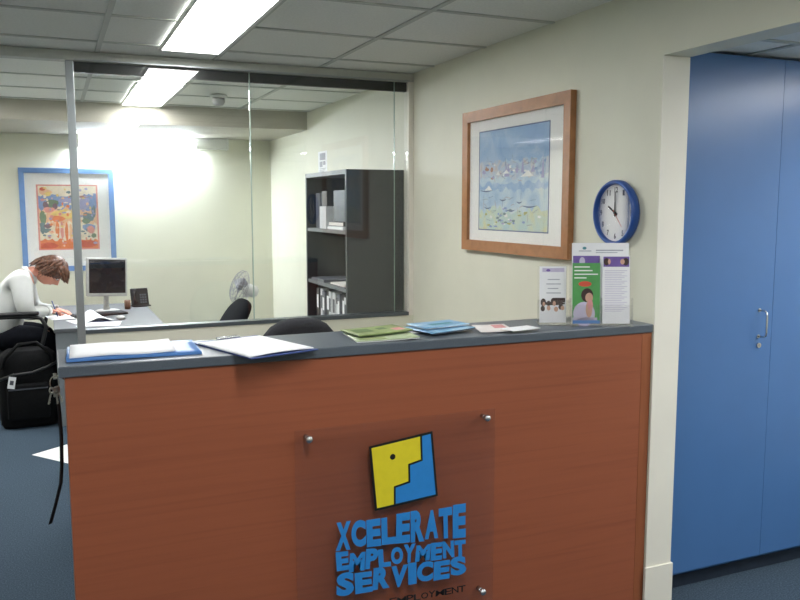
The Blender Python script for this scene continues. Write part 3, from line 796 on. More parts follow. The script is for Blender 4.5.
art = [(.12, .90, .12, .06, 'p_peach'), (.16, .87, .06, .04, 'p_yellow'), (.08, .95, .05, .03, 'p_red'), (.45, .88, .14, .05, 'p_cream'), (.75, .72, .2, .10, 'p_lilac'),
       (.22, .72, .13, .07, 'p_leaf'), (.12, .70, .06, .06, 'p_plum'), (.28, .68, .05, .05, 'p_plum'), (.45, .77, .13, .04, 'p_lilac'), (.17, .62, .10, .05, 'p_pink'),
       (.40, .55, .20, .08, 'p_yellow'), (.30, .48, .14, .05, 'p_orange'), (.55, .52, .08, .05, 'p_yellow'), (.06, .5, .06, .12, 'p_leaf'), (.05, .34, .05, .1, 'p_teal'),
       (.14, .36, .07, .04, 'p_plum'), (.12, .29, .08, .04, 'p_teal'), (.22, .22, .12, .06, 'p_cream'), (.30, .30, .04, .14, 'p_orange'), (.38, .28, .03, .15, 'p_pink'),
       (.46, .26, .03, .16, 'p_orange'), (.53, .28, .03, .14, 'p_peach'), (.58, .22, .03, .12, 'p_lilac'), (.15, .05, .16, .05, 'p_red'), (.42, .05, .12, .04, 'p_orange'),
       (.84, .50, .12, .08, 'p_teal'), (.80, .44, .08, .05, 'p_leaf'), (.86, .33, .13, .06, 'p_sea'), (.88, .30, .08, .06, 'p_pink'), (.80, .20, .14, .05, 'p_cream'),
       (.82, .07, .17, .06, 'p_red'), (.92, .7, .05, .12, 'p_sea'), (.95, .60, .04, .10, 'p_teal'), (.78, .83, .1, .02, 'p_rust'), (.66, .40, .05, .05, 'p_peach'), (.93, .2, .05, .04, 'p_leaf')]
def clampblob(u, v, ru, rv, m):
    global zz
    mb.poly([ap(min(1, max(0, u + ru * math.cos(2 * PI * k / 10) * rnd.uniform(.75, 1.15))), min(1, max(0, v + rv * math.sin(2 * PI * k / 10) * rnd.uniform(.75, 1.15))), zz) for k in range(10)], m); zz += .00002
for a in art: clampblob(*a)
for k in range(110):
    clampblob(rnd.uniform(.04, .96), rnd.uniform(.04, .72) if k % 4 else rnd.uniform(.7, .97), rnd.uniform(.012, .045), rnd.uniform(.008, .028), rnd.choice(['p_orange', 'p_cream', 'p_pink', 'p_peach', 'p_lilac', 'p_yellow', 'p_cream', 'p_teal']))
mb.build('print', None, r)
MB().box((-pw + .04, -ph + .04, .0135), (pw - .04, ph - .04, .0150)).build('glazing', 'pic_glass', r)

# ------------------------------------------------------------------ blue cupboard in the recess
r = empty('cupboard', 'tall flush blue double door cupboard in the right recess', 'cupboard', TR(2.772, YB, 0))
x0 = 2.168 - 2.772
MB().box((x0, .0205, .07), (1.20, .60, 2.188)).build('carcass', 'blue_door', r)
MB().box((x0, .045, 0), (1.20, .065, .0695)).build('plinth', 'navy', r)
MB().box((x0 + .0005, .0, .088), (-.0007, .020, 2.186), bevel=.0006).build('door', 'blue_door', r)
d1 = [o for o in children(r) if o.name.startswith('door')][-1]
MB().box((.0007, .0, .088), (.60, .020, 2.186), bevel=.0012).build('door', 'blue_door', r)
MB().box((.603, .0, .088), (1.199, .020, 2.186), bevel=.0012).build('door', 'blue_door', r)
hx_ = 2.697 - 2.772
mb = MB(); mb.tube([(hx_, -.0002, 1.166), (hx_, -.030, 1.166), (hx_, -.040, 1.158), (hx_, -.042, 1.146), (hx_, -.042, 1.076), (hx_, -.040, 1.064), (hx_, -.030, 1.056), (hx_, -.0002, 1.056)], .0042, None, 10)
for z in (1.166, 1.056): mb.cyl((hx_, -.0002, z), (hx_, -.003, z), .008, None, None, 14)
mb.build('handle', 'chrome', d1)
mb = MB(); mb.cyl((hx_ + .003, -.0002, 1.018), (hx_ + .003, -.007, 1.018), .0105, None, None, 18); mb.box((hx_ + .002, -.009, 1.012), (hx_ + .004, -.007, 1.024)); mb.build('lock', 'chrome', d1)

# ------------------------------------------------------------------ office chairs
def office_chair(label, x, y, rz, seat_h=.47, back_h=.98, arms=False, back_w=.42, back_len=.42, fab='black_fabric', recline=.16, name='office_chair', arm_top=.72, arm_y=.265):
    r = empty(name, label, 'chair', TR(x, y, 0, rz))      # faces local +x
    def pad(w, d, th, dome, nx=10, ny=10, round_=.55):
        pass
    # seat: rounded slab
    def slab(mb, L, Wd, th, mtx, p=3.0):
        n = 28; rings = []
        for (sc_, z) in ((.0, -th / 2), (.82, -th / 2), (.97, -th * .3), (1.0, 0), (.97, th * .3), (.82, th / 2), (.45, th * .60), (0, th * .64)):
            if sc_ == 0: rings.append([mb.bm.verts.new(mtx @ Vector((0, 0, z)))]); continue
            ring = []
            for j in range(n):
                a = 2 * PI * j / n; c_, s_ = math.cos(a), math.sin(a)
                k = (abs(c_) ** p + abs(s_) ** p) ** (-1 / p)
                ring.append(mb.bm.verts.new(mtx @ Vector((L / 2 * c_ * k * sc_, Wd / 2 * s_ * k * sc_, z))))
            rings.append(ring)
        fs = []
        for a, b in zip(rings, rings[1:]):
            for j in range(n):
                if len(a) == 1: f = mb.bm.faces.new((a[0], b[(j + 1) % n], b[j]))
                elif len(b) == 1: f = mb.bm.faces.new((a[j], a[(j + 1) % n], b[0]))
                else: f = mb.bm.faces.new((a[j], a[(j + 1) % n], b[(j + 1) % n], b[j]))
                f.smooth = True; fs.append(f)
        bmesh.ops.recalc_face_normals(mb.bm, faces=fs)
    mb = MB(); slab(mb, .46, .47, .08, Matrix.Translation((0, 0, seat_h - .045))); mb.build('seat', fab, r)
    tb = Matrix.Translation((-.235, 0, back_h - back_len / 2)) @ Matrix.Rotation(-recline, 4, 'Y') @ Matrix.Rotation(PI / 2, 4, 'Y')
    mb = MB(); slab(mb, back_len, back_w, .07, tb, 2.6); mb.build('backrest', fab, r)
    mb = MB(); mb.tube([(-.08, 0, seat_h - .10), (-.25, 0, seat_h - .09), (-.305, 0, seat_h - .02), (-.30, 0, seat_h + .10), (-.30, 0, back_h - back_len * .5)], .018, None, 8); mb.build('back_support', 'black', r)
    mb = MB(); mb.cyl((0, 0, .10), (0, 0, seat_h - .12), .025, None, None, 14); mb.cyl((0, 0, .10), (0, 0, .26), .034, None, None, 14); mb.box((-.1, -.07, seat_h - .12), (.1, .07, seat_h - .088), bevel=.006); mb.build('gas_column', 'black', r)
    mb = MB(); mb.cyl((0, 0, .075), (0, 0, .115), .045, None, None, 16); hub = mb.build('base_hub', 'black', r)
    for k in range(5):
        a = 2 * PI * k / 5 + .3; d = Vector((math.cos(a), math.sin(a), 0))
        mb = MB(); mb.tube([d * .03 + Vector((0, 0, .098)), d * .16 + Vector((0, 0, .088)), d * .285 + Vector((0, 0, .070))], [.024, .02, .015], None, 8); lg = mb.build('base_leg', 'black', r)
        n = Vector((-d.y, d.x, 0)); mb = MB()
        for s in (-1, 1): mb.cyl(d * .285 + n * s * .008 + Vector((0, 0, .0265)), d * .285 + n * s * .024 + Vector((0, 0, .0265)), .026, None, None, 14)
        mb.cyl(d * .285 + Vector((0, 0, .03)), d * .285 + Vector((0, 0, .066)), .008, None, None, 8); mb.build('caster', 'black', lg)
    if arms:
        for s in (-1, 1):
            mb = MB(); y_ = s * arm_y
            mb.tube([(-.14, s * .2, seat_h - .09), (-.14, y_, seat_h - .06), (-.16, y_, seat_h + .08), (-.18, y_, arm_top - .05), (-.10, y_, arm_top - .012), (.12, y_, arm_top - .012), (.20, y_, arm_top - .03), (.235, y_, arm_top - .10), (.20, y_, seat_h + .06), (.12, y_, seat_h - .06), (.10, s * .2, seat_h - .09)], .016, None, 8)
            ar = mb.build('armrest', 'black', r)
            mb = MB(); mb.box((-.15, y_ - .03, arm_top - .004), (.19, y_ + .03, arm_top + .022), bevel=.01); mb.build('arm_pad', 'black', ar)
    return r
office_chair('charcoal office chair behind the counter, only rounded backrest showing above it', 1.035, 3.85, PI / 2 + 0.0, .56, 1.087, False, .40, .46, recline=.10)
office_chair('charcoal chair in the back office between the desk and the fan', 1.00, 6.05, PI + .12, .45, .925, False, .40, .38, 'dark_fabric', recline=.60)
office_chair('black armed office chair occupied by the person in the white shirt', -.30, 6.95, .0, .50, .93, True, .42, .30, 'dark_fabric', .22, arm_top=.79, arm_y=.335)

# ------------------------------------------------------------------ black bag on the floor
r = empty('bag', 'bulky black holdall with white tag on the floor by the seated person', 'bag', TR(-.200, 6.45, 0, .05) @ Matrix.Diagonal((1.0, 1.0, 1.12, 1)))
mb = MB()
def sq(mb, prof, a, b, p=4.0, n=36, m=None):
    rings = []
    for sc_, z, dx in prof:
        ring = []
        for j in range(n):
            t = 2 * PI * j / n; c_, s_ = math.cos(t), math.sin(t); k = (abs(c_) ** p + abs(s_) ** p) ** (-1 / p)
            w = 1 + .02 * math.sin(5 * t + z * 30)
            ring.append(mb.bm.verts.new((dx + a * c_ * k * sc_ * w, b * s_ * k * sc_ * w, z)))
        rings.append(ring)
    fs = []
    for u, v in zip(rings, rings[1:]):
        for j in range(n):
            f = mb.bm.faces.new((u[j], u[(j + 1) % n], v[(j + 1) % n], v[j])); f.smooth = True; fs.append(f)
    fs.append(mb.bm.faces.new(rings[0][::-1])); fs.append(mb.bm.faces.new(rings[-1]))
    bmesh.ops.recalc_face_normals(mb.bm, faces=fs)
sq(mb, [(.93, .004, 0), (1.0, .03, 0), (1.03, .18, 0), (1.0, .34, 0), (.97, .42, 0), (.90, .47, 0), (.70, .50, 0)], .20, .135)
mb.build('body', 'bag', r)
mb = MB(); mb.box((-.15, -.175, .06), (.13, -.135, .30), bevel=.02); pk = mb.build('front_pocket', 'bag', r)
mb = MB(); mb.box((-.14, -.179, .262), (.12, -.174, .270)); mb.build('zip', 'ink', pk)
mb = MB(); mb.tube([(-.17, -.12, .40), (-.15, -.14, .47), (-.06, -.10, .545), (.06, -.09, .55), (.15, -.13, .48), (.17, -.12, .40)], .012, None, 8); mb.build('carry_handle', 'bag', r)
mb = MB(); mb.tube([(-.19, -.13, .33), (-.10, -.155, .36), (.02, -.155, .365), (.12, -.15, .395), (.19, -.12, .42)], .010, None, 8); mb.build('shoulder_strap', 'black', r)
t = Matrix.Translation((-.115, -.182, .315)) @ Matrix.Rotation(.2, 4, 'Y')
mb = MB(); mb.box((-.024, -.001, -.038), (.024, .001, .038), None, 0, t); tg = mb.build('luggage_tag', 'paper', r)
mb = MB(); mb.box((-.012, -.002, -.014), (.012, -.0012, .014), None, 0, t); mb.build('tag_window', 'ink', tg)
mb = MB(); mb.tube([(-.108, -.180, .352), (-.104, -.172, .365), (-.10, -.16, .372)], .002, None, 6); mb.build('tag_cord', 'black', tg)

# ------------------------------------------------------------------ desk and desktop things
DX0, DX1, DY0, DY1, DH = -.015, .75, 6.25, 7.72, .72
r = empty('office_desk', 'pale grey office desk behind the glass partition', 'desk', TR((DX0 + DX1) / 2, (DY0 + DY1) / 2, 0))
w, d = (DX1 - DX0) / 2, (DY1 - DY0) / 2
MB().box((-w, -d, DH - .028), (w, d, DH), bevel=.003).build('desktop', 'desk', r)
MB().box((-w + .01, -d + .02, .0), (w - .02, -d + .04, DH - .0285)).build('end_panel', 'desk_panel', r)
MB().box((-w + .01, d - .04, .0), (w - .02, d - .02, DH - .0285)).build('end_panel', 'desk_panel', r)
MB().box((w - .06, -d + .0405, .2), (w - .042, d - .0405, DH - .0285)).build('modesty_panel', 'desk_panel', r)
DZ = DH + .0004
r = empty('computer_monitor', 'silver framed flat monitor standing on the grey desk', 'monitor', TR(.405, 7.16, DZ, .22))
t = Matrix.Translation((0, -.02, .295)) @ Matrix.Rotation(-.06, 4, 'X') @ Matrix.Rotation(.05, 4, 'Y')
mb = MB(); mb.box((-.165, -.018, -.165), (.165, .022, .155), None, .008, t); cs = mb.build('casing', 'silver_plastic', r)
mb = MB(); mb.box((-.148, -.0195, -.138), (.148, -.0185, .140), None, 0, t); mb.build('screen', 'black_gloss', cs)
mb = MB(); mb.lathe([(0, 0), (.10, 0), (.10, .008), (.085, .014), (0, .016)], None, 28); mb.build('stand_base', 'silver_plastic', r)
mb = MB(); mb.tube([(0, .02, .012), (0, .03, .07), (0, .025, .14), (0, .01, .20)], [.03, .022, .02, .022], None, 10); mb.build('stand_neck', 'silver_plastic', r)
r = empty('keyboard', 'black keyboard on the grey desk beneath the monitor', 'keyboard', TR(.33, 6.93, DZ, .25))
MB().box((-.21, -.07, 0), (.21, .07, .016), bevel=.004).build('case', 'black', r)
mb = MB()
for i in range(5):
    for j in range(15):
        mb.box((-.2 + j * .0268, -.058 + i * .0238, .0162), (-.2 + j * .0268 + .023, -.058 + i * .0238 + .020, .021))
mb.build('keys', 'ink', r)
r = empty('booklet', 'open white booklet arching up on the desk beside the partition post', 'booklet', TR(.245, 6.62, DZ, .3))
mb = MB(); mb.sheet(.30, .20, lambda u, v: .07 * math.sin(PI * min(1, max(0, (u - .25) / .75))) ** 2 * (.4 + .6 * v), 18, 8, .003); mb.build('pages', 'paper', r)
mb = MB(); mb.sheet(.302, .202, lambda u, v: .0, 4, 4, .0006); o = mb.build('cover', 'navy_pvc', r); o.location = (0, 0, -.0003)
for (nm, lb, x, y, rz, w_, d_, z_) in (('paper_sheet', 'white sheet on the desk under the writing hand', .05, 6.93, .2, .21, .30, 0), ('paper_sheet', 'white sheet on the near desk edge in front of the booklet', .30, 6.40, -.15, .30, .20, 0)):
    o = MB().box((-w_ / 2, -d_ / 2, 0), (w_ / 2, d_ / 2, .0012)).build(nm, 'paper'); o.matrix_world = TR(x, y, DZ + z_, rz); tag(o, lb, 'paper', 'papers on the grey desk')
r = empty('computer_mouse', 'small silver mouse near the front edge of the grey desk', 'mouse', TR(.47, 6.62, DZ, .4))
mb = MB(); mb.sph((0, 0, .012), (.03, .05, .018)); 
for v in mb.bm.verts: v.co.z = max(0, v.co.z)
mb.build('body', 'silver_plastic', r); mb = MB(); mb.cyl((-.003, .025, .0275), (.003, .025, .0275), .005, None, None, 10); mb.build('wheel', 'black', r)
o = MB().lathe([(0, 0), (.024, 0), (.027, .03), (.026, .075), (.023, .075), (.022, .006), (0, .006)], None, 20).build('cup', 'brown'); o.matrix_world = TR(.575, 7.27, DZ); tag(o, 'small brown cup right of the monitor', 'cup')
r = empty('desk_telephone', 'black desk phone propped up at the far desk corner', 'telephone', TR(.690, 7.42, DZ, .15))
t = Matrix.Rotation(.32, 4, 'X')
mb = MB(); mb.box((-.075, -.006, .004), (.075, .022, .165), None, .008, Matrix.Translation((0, -.03, 0)) @ Matrix.Rotation(-.3, 4, 'X')); mb.build('body', 'black', r)
mb = MB(); mb.box((-.07, -.05, 0), (.085, .08, .012), bevel=.004); mb.build('foot', 'black', r)
mb = MB(); mb.tube([(-.045, -.052, .03), (-.05, -.045, .07), (-.05, -.03, .11), (-.045, -.015, .15)], [.02, .014, .014, .02], None, 10); mb.build('handset', 'black_gloss', r)
mb = MB()
for i in range(3):
    for j in range(4): mb.box((.0 + i * .02, -.012, .03 + j * .022), (.014 + i * .02, -.0062, .044 + j * .022), None, 0, Matrix.Translation((0, -.03, 0)) @ Matrix.Rotation(-.3, 4, 'X'))
mb.build('buttons', 'binder_grey', r)

# ------------------------------------------------------------------ pedestal fan
r = empty('pedestal_fan', 'white pedestal fan standing by the back office wall', 'fan', TR(1.56, 7.05, 0, 0))
mb = MB(); mb.lathe([(0, 0), (.17, 0), (.17, .012), (.12, .028), (.03, .04), (0, .04)], None, 28); mb.build('base', 'fan_grey', r)
mb = MB(); mb.cyl((0, 0, .04), (0, 0, .55), .014, None, None, 14); mb.cyl((0, 0, .50), (0, 0, .82), .010, None, None, 12); mb.cyl((0, 0, .48), (0, 0, .53), .02, None, None, 14); mb.build('pole', 'fan_grey', r)
A = math.radians(188)   # blowing direction (towards -X, slightly towards the room)
fm = Matrix.Translation((0, 0, .87)) @ Matrix.Rotation(A, 4, 'Z') @ Matrix.Rotation(PI / 2 - .38, 4, 'Y')    # local z = axis
mb = MB(); mb.lathe([(0, -.10), (.035, -.10), (.052, -.08), (.055, -.01), (.045, .02), (0, .025)], None, 20, fm); mb.cyl((0, 0, .80), (0, 0, .84), .022, None, None, 12); mb.build('motor_housing', 'fan_grey', r)
mb = MB(); fr = .145
for h, rad in ((.035, fr * .8), (.06, fr), (.085, fr), (.105, fr * .85), (.115, fr * .6), (.118, fr * .35)):
    mb.tube([fm @ Vector((rad * math.cos(2 * PI * k / 28), rad * math.sin(2 * PI * k / 28), h)) for k in range(28)], .0022, None, 5, True)
for k in range(26):
    a = 2 * PI * k / 26; c_, s_ = math.cos(a), math.sin(a)
    mb.tube([fm @ Vector((q * c_, q * s_, h)) for q, h in ((.04, .02), (fr * .8, .035), (fr, .06), (fr, .085), (fr * .85, .105), (fr * .6, .115), (.03, .12))], .0013, None, 4)
mb.build('guard', 'fan_wire', r)
bl = MB(); bl.lathe([(0, .05), (.03, .05), (.03, .09), (.02, .098), (0, .10)], None, 16, fm); hub = bl.build('hub', 'fan_blade', r)
for k in range(3):
    a0 = 2 * PI * k / 3; mb = MB(); V = []
    for i in range(7):
        ra = .028 + (.125 - .028) * i / 6
        wd = .55 * math.sin(PI * (.15 + .75 * i / 6))
        row = []
        for j in range(5):
            t = (j / 4 - .5); a = a0 + t * 2 * wd * .9
            row.append(mb.bm.verts.new(fm @ Vector((ra * math.cos(a), ra * math.sin(a), .07 + t * .035))))
        V.append(row)
    for i in range(6):
        for j in range(4):
            f = mb.bm.faces.new((V[i][j], V[i][j + 1], V[i + 1][j + 1], V[i + 1][j])); f.smooth = True
    g_ = bmesh.ops.solidify(mb.bm, geom=mb.bm.faces[:], thickness=.002)
    mb.build('blade', 'fan_blade', hub)

# ------------------------------------------------------------------ bookcase against the right wall of the back office
BX, BY0, BY1, BH = 1.658, 4.69, 5.55, 1.82
r = empty('bookcase', 'tall charcoal open bookcase against the right wall behind the glass', 'bookcase', TR((BX + XW) / 2, (BY0 + BY1) / 2, 0))
w, d = (XW - .004 - BX) / 2, (BY1 - BY0) / 2
MB().box((-w, -d, 0), (w, -d + .025, BH)).build('side_panel', 'shelf', r)
MB().box((-w, d - .025, 0), (w, d, BH)).build('side_panel', 'shelf', r)
MB().box((w - .01, -d + .0255, .0), (w, d - .0255, BH)).build('back_panel', 'shelf', r)
MB().box((-w, -d + .0255, BH - .028), (w - .0105, d - .0255, BH)).build('top_board', 'shelf_light', r)
for z in (1.445, 1.085, .73, .38, .06):
    MB().box((-w + .004, -d + .0255, z - .022), (w - .0105, d - .0255, z)).build('shelf', 'shelf_light', r)
MB().box((-w + .01, -d + .0255, 0), (-w + .025, d - .0255, .0375)).build('kickboard', 'shelf', r)
YL = lambda k: BY0 + .0275 + k      # from the near panel
def shelf_thing(name, label, cat, m, y0, y1, z, h, dpt, x_off=.02, bev=.002, group=None, label_part=None, pages=None):
    rt = empty(name, label, cat, TR(BX + x_off, (y0 + y1) / 2, z + .0004), group)
    hw = (y1 - y0) / 2
    MB().box((0, -hw, 0), (dpt, hw, h), bevel=bev).build('cover' if pages else 'body', m, rt)
    if label_part: MB().box((-.0012, -hw * .6, h * .55), (-.0003, hw * .6, h * .85)).build('spine_label', label_part, rt)
    if pages: MB().box((-.002, -hw + .004, .004), (-.0003, hw - .004, h - .004)).build('pages', pages, rt)
    return rt
# lower shelf (z .73): row of ring binders
specs = [('binder_black', .055, .30), ('binder_white', .05, .29), ('binder_black', .06, .31), ('binder_grey', .05, .30), ('binder_black', .045, .27), ('binder_white', .06, .30), ('binder_white', .05, .30), ('binder_black', .07, .31), ('binder_grey', .055, .29), ('binder_white', .055, .30), ('binder_black', .06, .30)]
y = YL(.01); 
words = {'binder_black': 'black', 'binder_white': 'white', 'binder_grey': 'grey'}
ordw = ['nearest the bookcase end panel', 'second from the near end panel', 'third from the near end panel', 'fourth from the near end panel', 'fifth from the near end panel', 'just before the middle of the row', 'just past the middle of the row', 'fifth from the far end panel', 'fourth from the far end panel', 'second from the far end panel', 'nearest the far end panel']
for (mm, wd, hh), ow in zip(specs, ordw):
    shelf_thing('ring_binder', words[mm] + ' ring binder on the low bookcase shelf, ' + ow, 'binder', mm, y, y + wd, .73, hh, .25, .03 + random.uniform(0, .02), .002, 'ring binders on the low bookcase shelf', 'paper' if mm != 'binder_white' else 'ink')
    y += wd + .008
# middle shelf (z 1.085): flat documents
shelf_thing('paper_stack', 'flat grey folder lying on the middle bookcase shelf', 'papers', 'binder_grey', 5.180, 5.460, 1.085, .018, .24, .01, .002)
shelf_thing('paper_stack', 'thin pale paper pile on the middle bookcase shelf nearer the glass', 'papers', 'paper_cream', 4.830, 5.100, 1.085, .012, .22, .03, .001)
# upper shelf (z 1.445)
shelf_thing('paper_stack', 'tall white paper stack on the upper bookcase shelf', 'papers', 'binder_white', 5.180, 5.320, 1.445, .15, .2, .03, .002)
shelf_thing('box', 'small dark box resting on the white stack in the bookcase', 'box', 'binder_black', 5.190, 5.300, 1.596, .10, .16, .04, .003)
shelf_thing('box', 'grey archive box at the back of the upper bookcase shelf', 'box', 'binder_grey', 4.860, 5.080, 1.497, .20, .2, .05, .004)
shelf_thing('book', 'flat pale book under the grey archive box', 'book', 'binder_white', 4.810, 5.120, 1.445, .022, .24, .02, .002, pages='paper')
shelf_thing('book', 'dark book lying between pale book and grey archive box', 'book', 'binder_black', 4.830, 5.120, 1.4678, .028, .23, .03, .002, pages='paper_cream')
shelf_thing('file_holder', 'grey upright file holder at the far end of the upper shelf', 'file holder', 'binder_grey', 5.400, 5.500, 1.445, .24, .2, .06, .003)

r = empty('wall_notice', 'small printed notice taped to the wall above the bookcase', 'notice'); r.matrix_world = Matrix.Translation((XW - .0004, 6.335, 1.945)) @ WY
MB().box((-.115, -.09, 0), (.115, .09, .0015)).build('paper', 'paper', r)
mb = MB(); mb.box((-.07, .02, .0016), (.075, .075, .002)); mb.box((-.075, -.035, .0016), (.0, .01, .002)); mb.box((.015, -.02, .0016), (.075, .01, .002))
for k in range(3): mb.box((-.08, -.05 - .012 * k, .0016), (.08 - .02 * k, -.045 - .012 * k, .002))
mb.build('printed_text', 'ink_light', r)

# ------------------------------------------------------------------ sheet on the carpet behind the counter end
c0 = Vector((-.18, 5.61, .0005)); e1 = Vector((.8, .6, 0)); e2 = Vector((.6, -.8, 0))
o = MB().prism([c0, c0 + e2 * .42, c0 + e2 * .42 + e1 * .30, c0 + e1 * .30], (0, 0, .0015)).build('paper_sheet', 'paper')
tag(o, 'large white sheet lying on the carpet beside the left counter end', 'paper')

# ------------------------------------------------------------------ seated person writing at the desk (faces +X)
PX, PY = -.02, 6.95
person = empty('person', 'person in a white shirt bent over the grey desk, writing', 'person', TR(-.50, PY, 0))
O_ = Vector((-.50, PY, 0))
def W(x, y, z): return Vector((x, PY + y, z)) - O_
# joints (world X, offset from the person's middle plane, Z); -y is the side towards the camera
J = dict(pel=(-.40, 0, .62), wst=(-.375, 0, .71), chs=(-.305, 0, .88), top=(-.225, 0, 1.01), nck=(-.165, 0, 1.075), skl=(-.10, 0, 1.105))
body = MB()
V = [W(*J['pel']), W(*J['wst']), W(*J['chs']), W(*J['top']), W(*J['nck']), W(*J['skl'])]
Rr = [(.125, .10), (.125, .10), (.150, .115), (.12, .085), (.055, .055), (.052, .05)]
E_ = [(0, 1), (1, 2), (2, 3), (3, 4), (4, 5)]
def chain(start, pts, rad):
    p = start
    for q, rr in zip(pts, rad):
        V.append(W(*q)); Rr.append(rr); E_.append((p, len(V) - 1)); p = len(V) - 1
arm_r = [(-.225, -.175, 1.025), (-.215, -.215, .90), (-.20, -.225, .775), (-.125, -.16, .785), (-.055, -.085, .785)]
arm_l = [(-.225, .175, 1.025), (-.185, .225, .90), (-.155, .235, .775), (-.08, .20, .765), (.0, .15, .765)]
ar = [(.062, .062), (.048, .05), (.042, .044), (.036, .038), (.026, .022)]
chain(3, arm_r, ar); chain(3, arm_l, ar)
leg = lambda s: [(-.37, s * .10, .595), (-.22, s * .115, .605), (-.055, s * .12, .590), (-.045, s * .12, .36), (-.07, s * .12, .11), (.06, s * .13, .045)]
lr = [(.082, .082), (.078, .078), (.062, .062), (.058, .06), (.04, .04), (.036, .03)]
chain(0, leg(-1), lr); chain(0, leg(1), lr)
add_geo(body, skin_geo(V, E_, Rr, 2, 0), 'skin')
# head
fwd = Vector((.56, -.10, -.82)).normalized(); side = Vector((0, 1, 0)); side = (side - fwd * side.dot(fwd)).normalized(); up = side.cross(fwd) * -1
if up.x < 0: up = -up
HCn = W(-.022, 0, 1.088)
HM_ = Matrix.Translation(HCn) @ Matrix((fwd, side, up)).transposed().to_4x4()      # local x = face, y = left, z = crown
hb = bmesh.new(); bmesh.ops.create_uvsphere(hb, u_segments=40, v_segments=30, radius=1)
def head_shape(p):
    x, y, z = p
    r = Vector((x * .094, y * .073, z * .112))
    if z < 0: r.y *= 1 - .34 * z * z; r.x *= 1 - .10 * z * z           # jaw narrows
    if z < -.1 and x > 0: r.x += .010 * (-z) * x                        # chin forward
    if x < 0 and z < -.2: r.x *= 1 - .30 * (-z - .2)
    g = lambda a, b, s: math.exp(-((a - b) / s) ** 2)
    if x > 0:
        r.x += .026 * g(y, 0, .17) * g(z, -.22, .15) + .012 * g(y, 0, .12) * g(z, -.02, .18)     # nose tip and bridge
        r.x -= .010 * (g(y, .42, .2) + g(y, -.42, .2)) * g(z, .05, .14)                            # eye sockets
        r.x += .006 * g(abs(y), .40, .3) * g(z, .24, .10)                                           # brow
        r.x += .006 * g(y, 0, .30) * g(z, -.50, .07) + .006 * g(y, 0, .26) * g(z, -.60, .06) - .004 * g(y, 0, .3) * g(z, -.55, .03)   # lips
        r.x += .008 * g(y, 0, .3) * g(z, -.86, .12)
    return r
vs = [head_shape(v.co) for v in hb.verts]; fs = [tuple(v.index for v in f.verts) for f in hb.faces]; hb.free()
add_geo(body, (vs, fs), 'skin', HM_)
for s in (-1, 1):
    body.sph(HM_ @ Vector((.080, s * .031, .006)), (.0125, .0125, .0125), 'eye', 12)
    body.sph(HM_ @ Vector((.0905, s * .031, .004)), (.0045, .0055, .0055), 'iris', 8)
    em_ = HM_ @ Matrix.Translation((-.005, s * .072, -.012)) @ Matrix.Rotation(s * .3, 4, 'Z')
    body.sph(em_.translation, (.018, .007, .032), 'skin', 14, em_.to_3x3().to_4x4())
    body.sph((em_ @ Matrix.Translation((.002, s * .005, .002))).translation, (.009, .004, .018), 'lip', 10, em_.to_3x3().to_4x4())
body.tube([HM_ @ Vector((.0865 - .03 * abs(t) ** 2 * 4, t * .055, -.0615)) for t in (-.5, -.3, -.1, .1, .3, .5)], [.001, .003, .004, .004, .003, .001], 'lip', 6)
# hands: palm slab and five jointed digits each, rooted in the palm
def hand_geo(wrist, fdir, palm_n, thumb_side, curl, m='skin'):
    f = Vector(fdir).normalized(); n = Vector(palm_n); n = (n - f * n.dot(f)).normalized(); s = f.cross(n).normalized() * thumb_side
    w = Vector(wrist)
    VV = [w, w + f * .035, w + f * .075]; RR = [(.024, .019), (.036, .015), (.038, .013)]; EE = [(0, 1), (1, 2)]
    add_geo(body, skin_geo(VV, EE, RR, 2, 0), m)
    for k, (off, L) in enumerate(((.027, .068), (.010, .076), (-.008, .071), (-.025, .056))):
        p = w + f * .066 + s * off; d = f.copy(); pts = [p]; 
        for seg, frac in enumerate((.42, .32, .26)):
            a = curl * (.5 + .5 * seg); ax = s
            d = (d * math.cos(a) + n * math.sin(a)).normalized()
            nn = n - d * n.dot(d)
            p = p + d * L * frac; pts.append(p)
        add_geo(body, skin_geo(pts, [(0, 1), (1, 2), (2, 3)], [.0095, .0088, .008, .0068], 2, 0), m)
    p = w + f * .022 + s * .022; pts = [p, p + f * .022 + s * .024 + n * .008, p + f * .050 + s * .026 + n * .018, p + f * .072 + s * .018 + n * .026]
    add_geo(body, skin_geo(pts, [(0, 1), (1, 2), (2, 3)], [.0125, .011, .0095, .008], 2, 0), m)
hand_geo(W(-.052, -.082, .785), (.72, .52, -.12), (0.1, .2, -1), 1, .55)
hand_geo(W(.004, .148, .763), (.85, -.42, -.16), (0, 0, -1), -1, .22)
body.build('body', None, person)
# shirt
sh = MB()
V = [W(-.410, 0, .585), W(-.378, 0, .71), W(-.305, 0, .88), W(-.225, 0, 1.012), W(-.178, 0, 1.062)]
Rr = [(.190, .165), (.186, .156), (.184, .148), (.148, .112), (.082, .076)]
E_ = [(0, 1), (1, 2), (2, 3), (3, 4)]
chain(3, arm_r, [(.086, .086), (.080, .080), (.074, .074), (.058, .056), (.036, .034)]); chain(3, arm_l, [(.080, .080), (.068, .068), (.062, .062), (.052, .05), (.036, .034)])
add_geo(sh, skin_geo(V, E_, Rr, 2, 0), 'shirt')
sho = sh.build('shirt', None, person)
cl = MB(); ca = (W(-.11, 0, 1.10) - W(-.19, 0, 1.045)).normalized(); cm = Matrix.Translation(W(-.162, 0, 1.070)) @ ca.to_track_quat('Z', 'Y').to_matrix().to_4x4()
cl.lathe([(.078, -.022), (.062, .010), (.060, .014), (.064, .016), (.086, -.020), (.078, -.022)], 'shirt', 24, cm); cl.build('collar', None, sho)
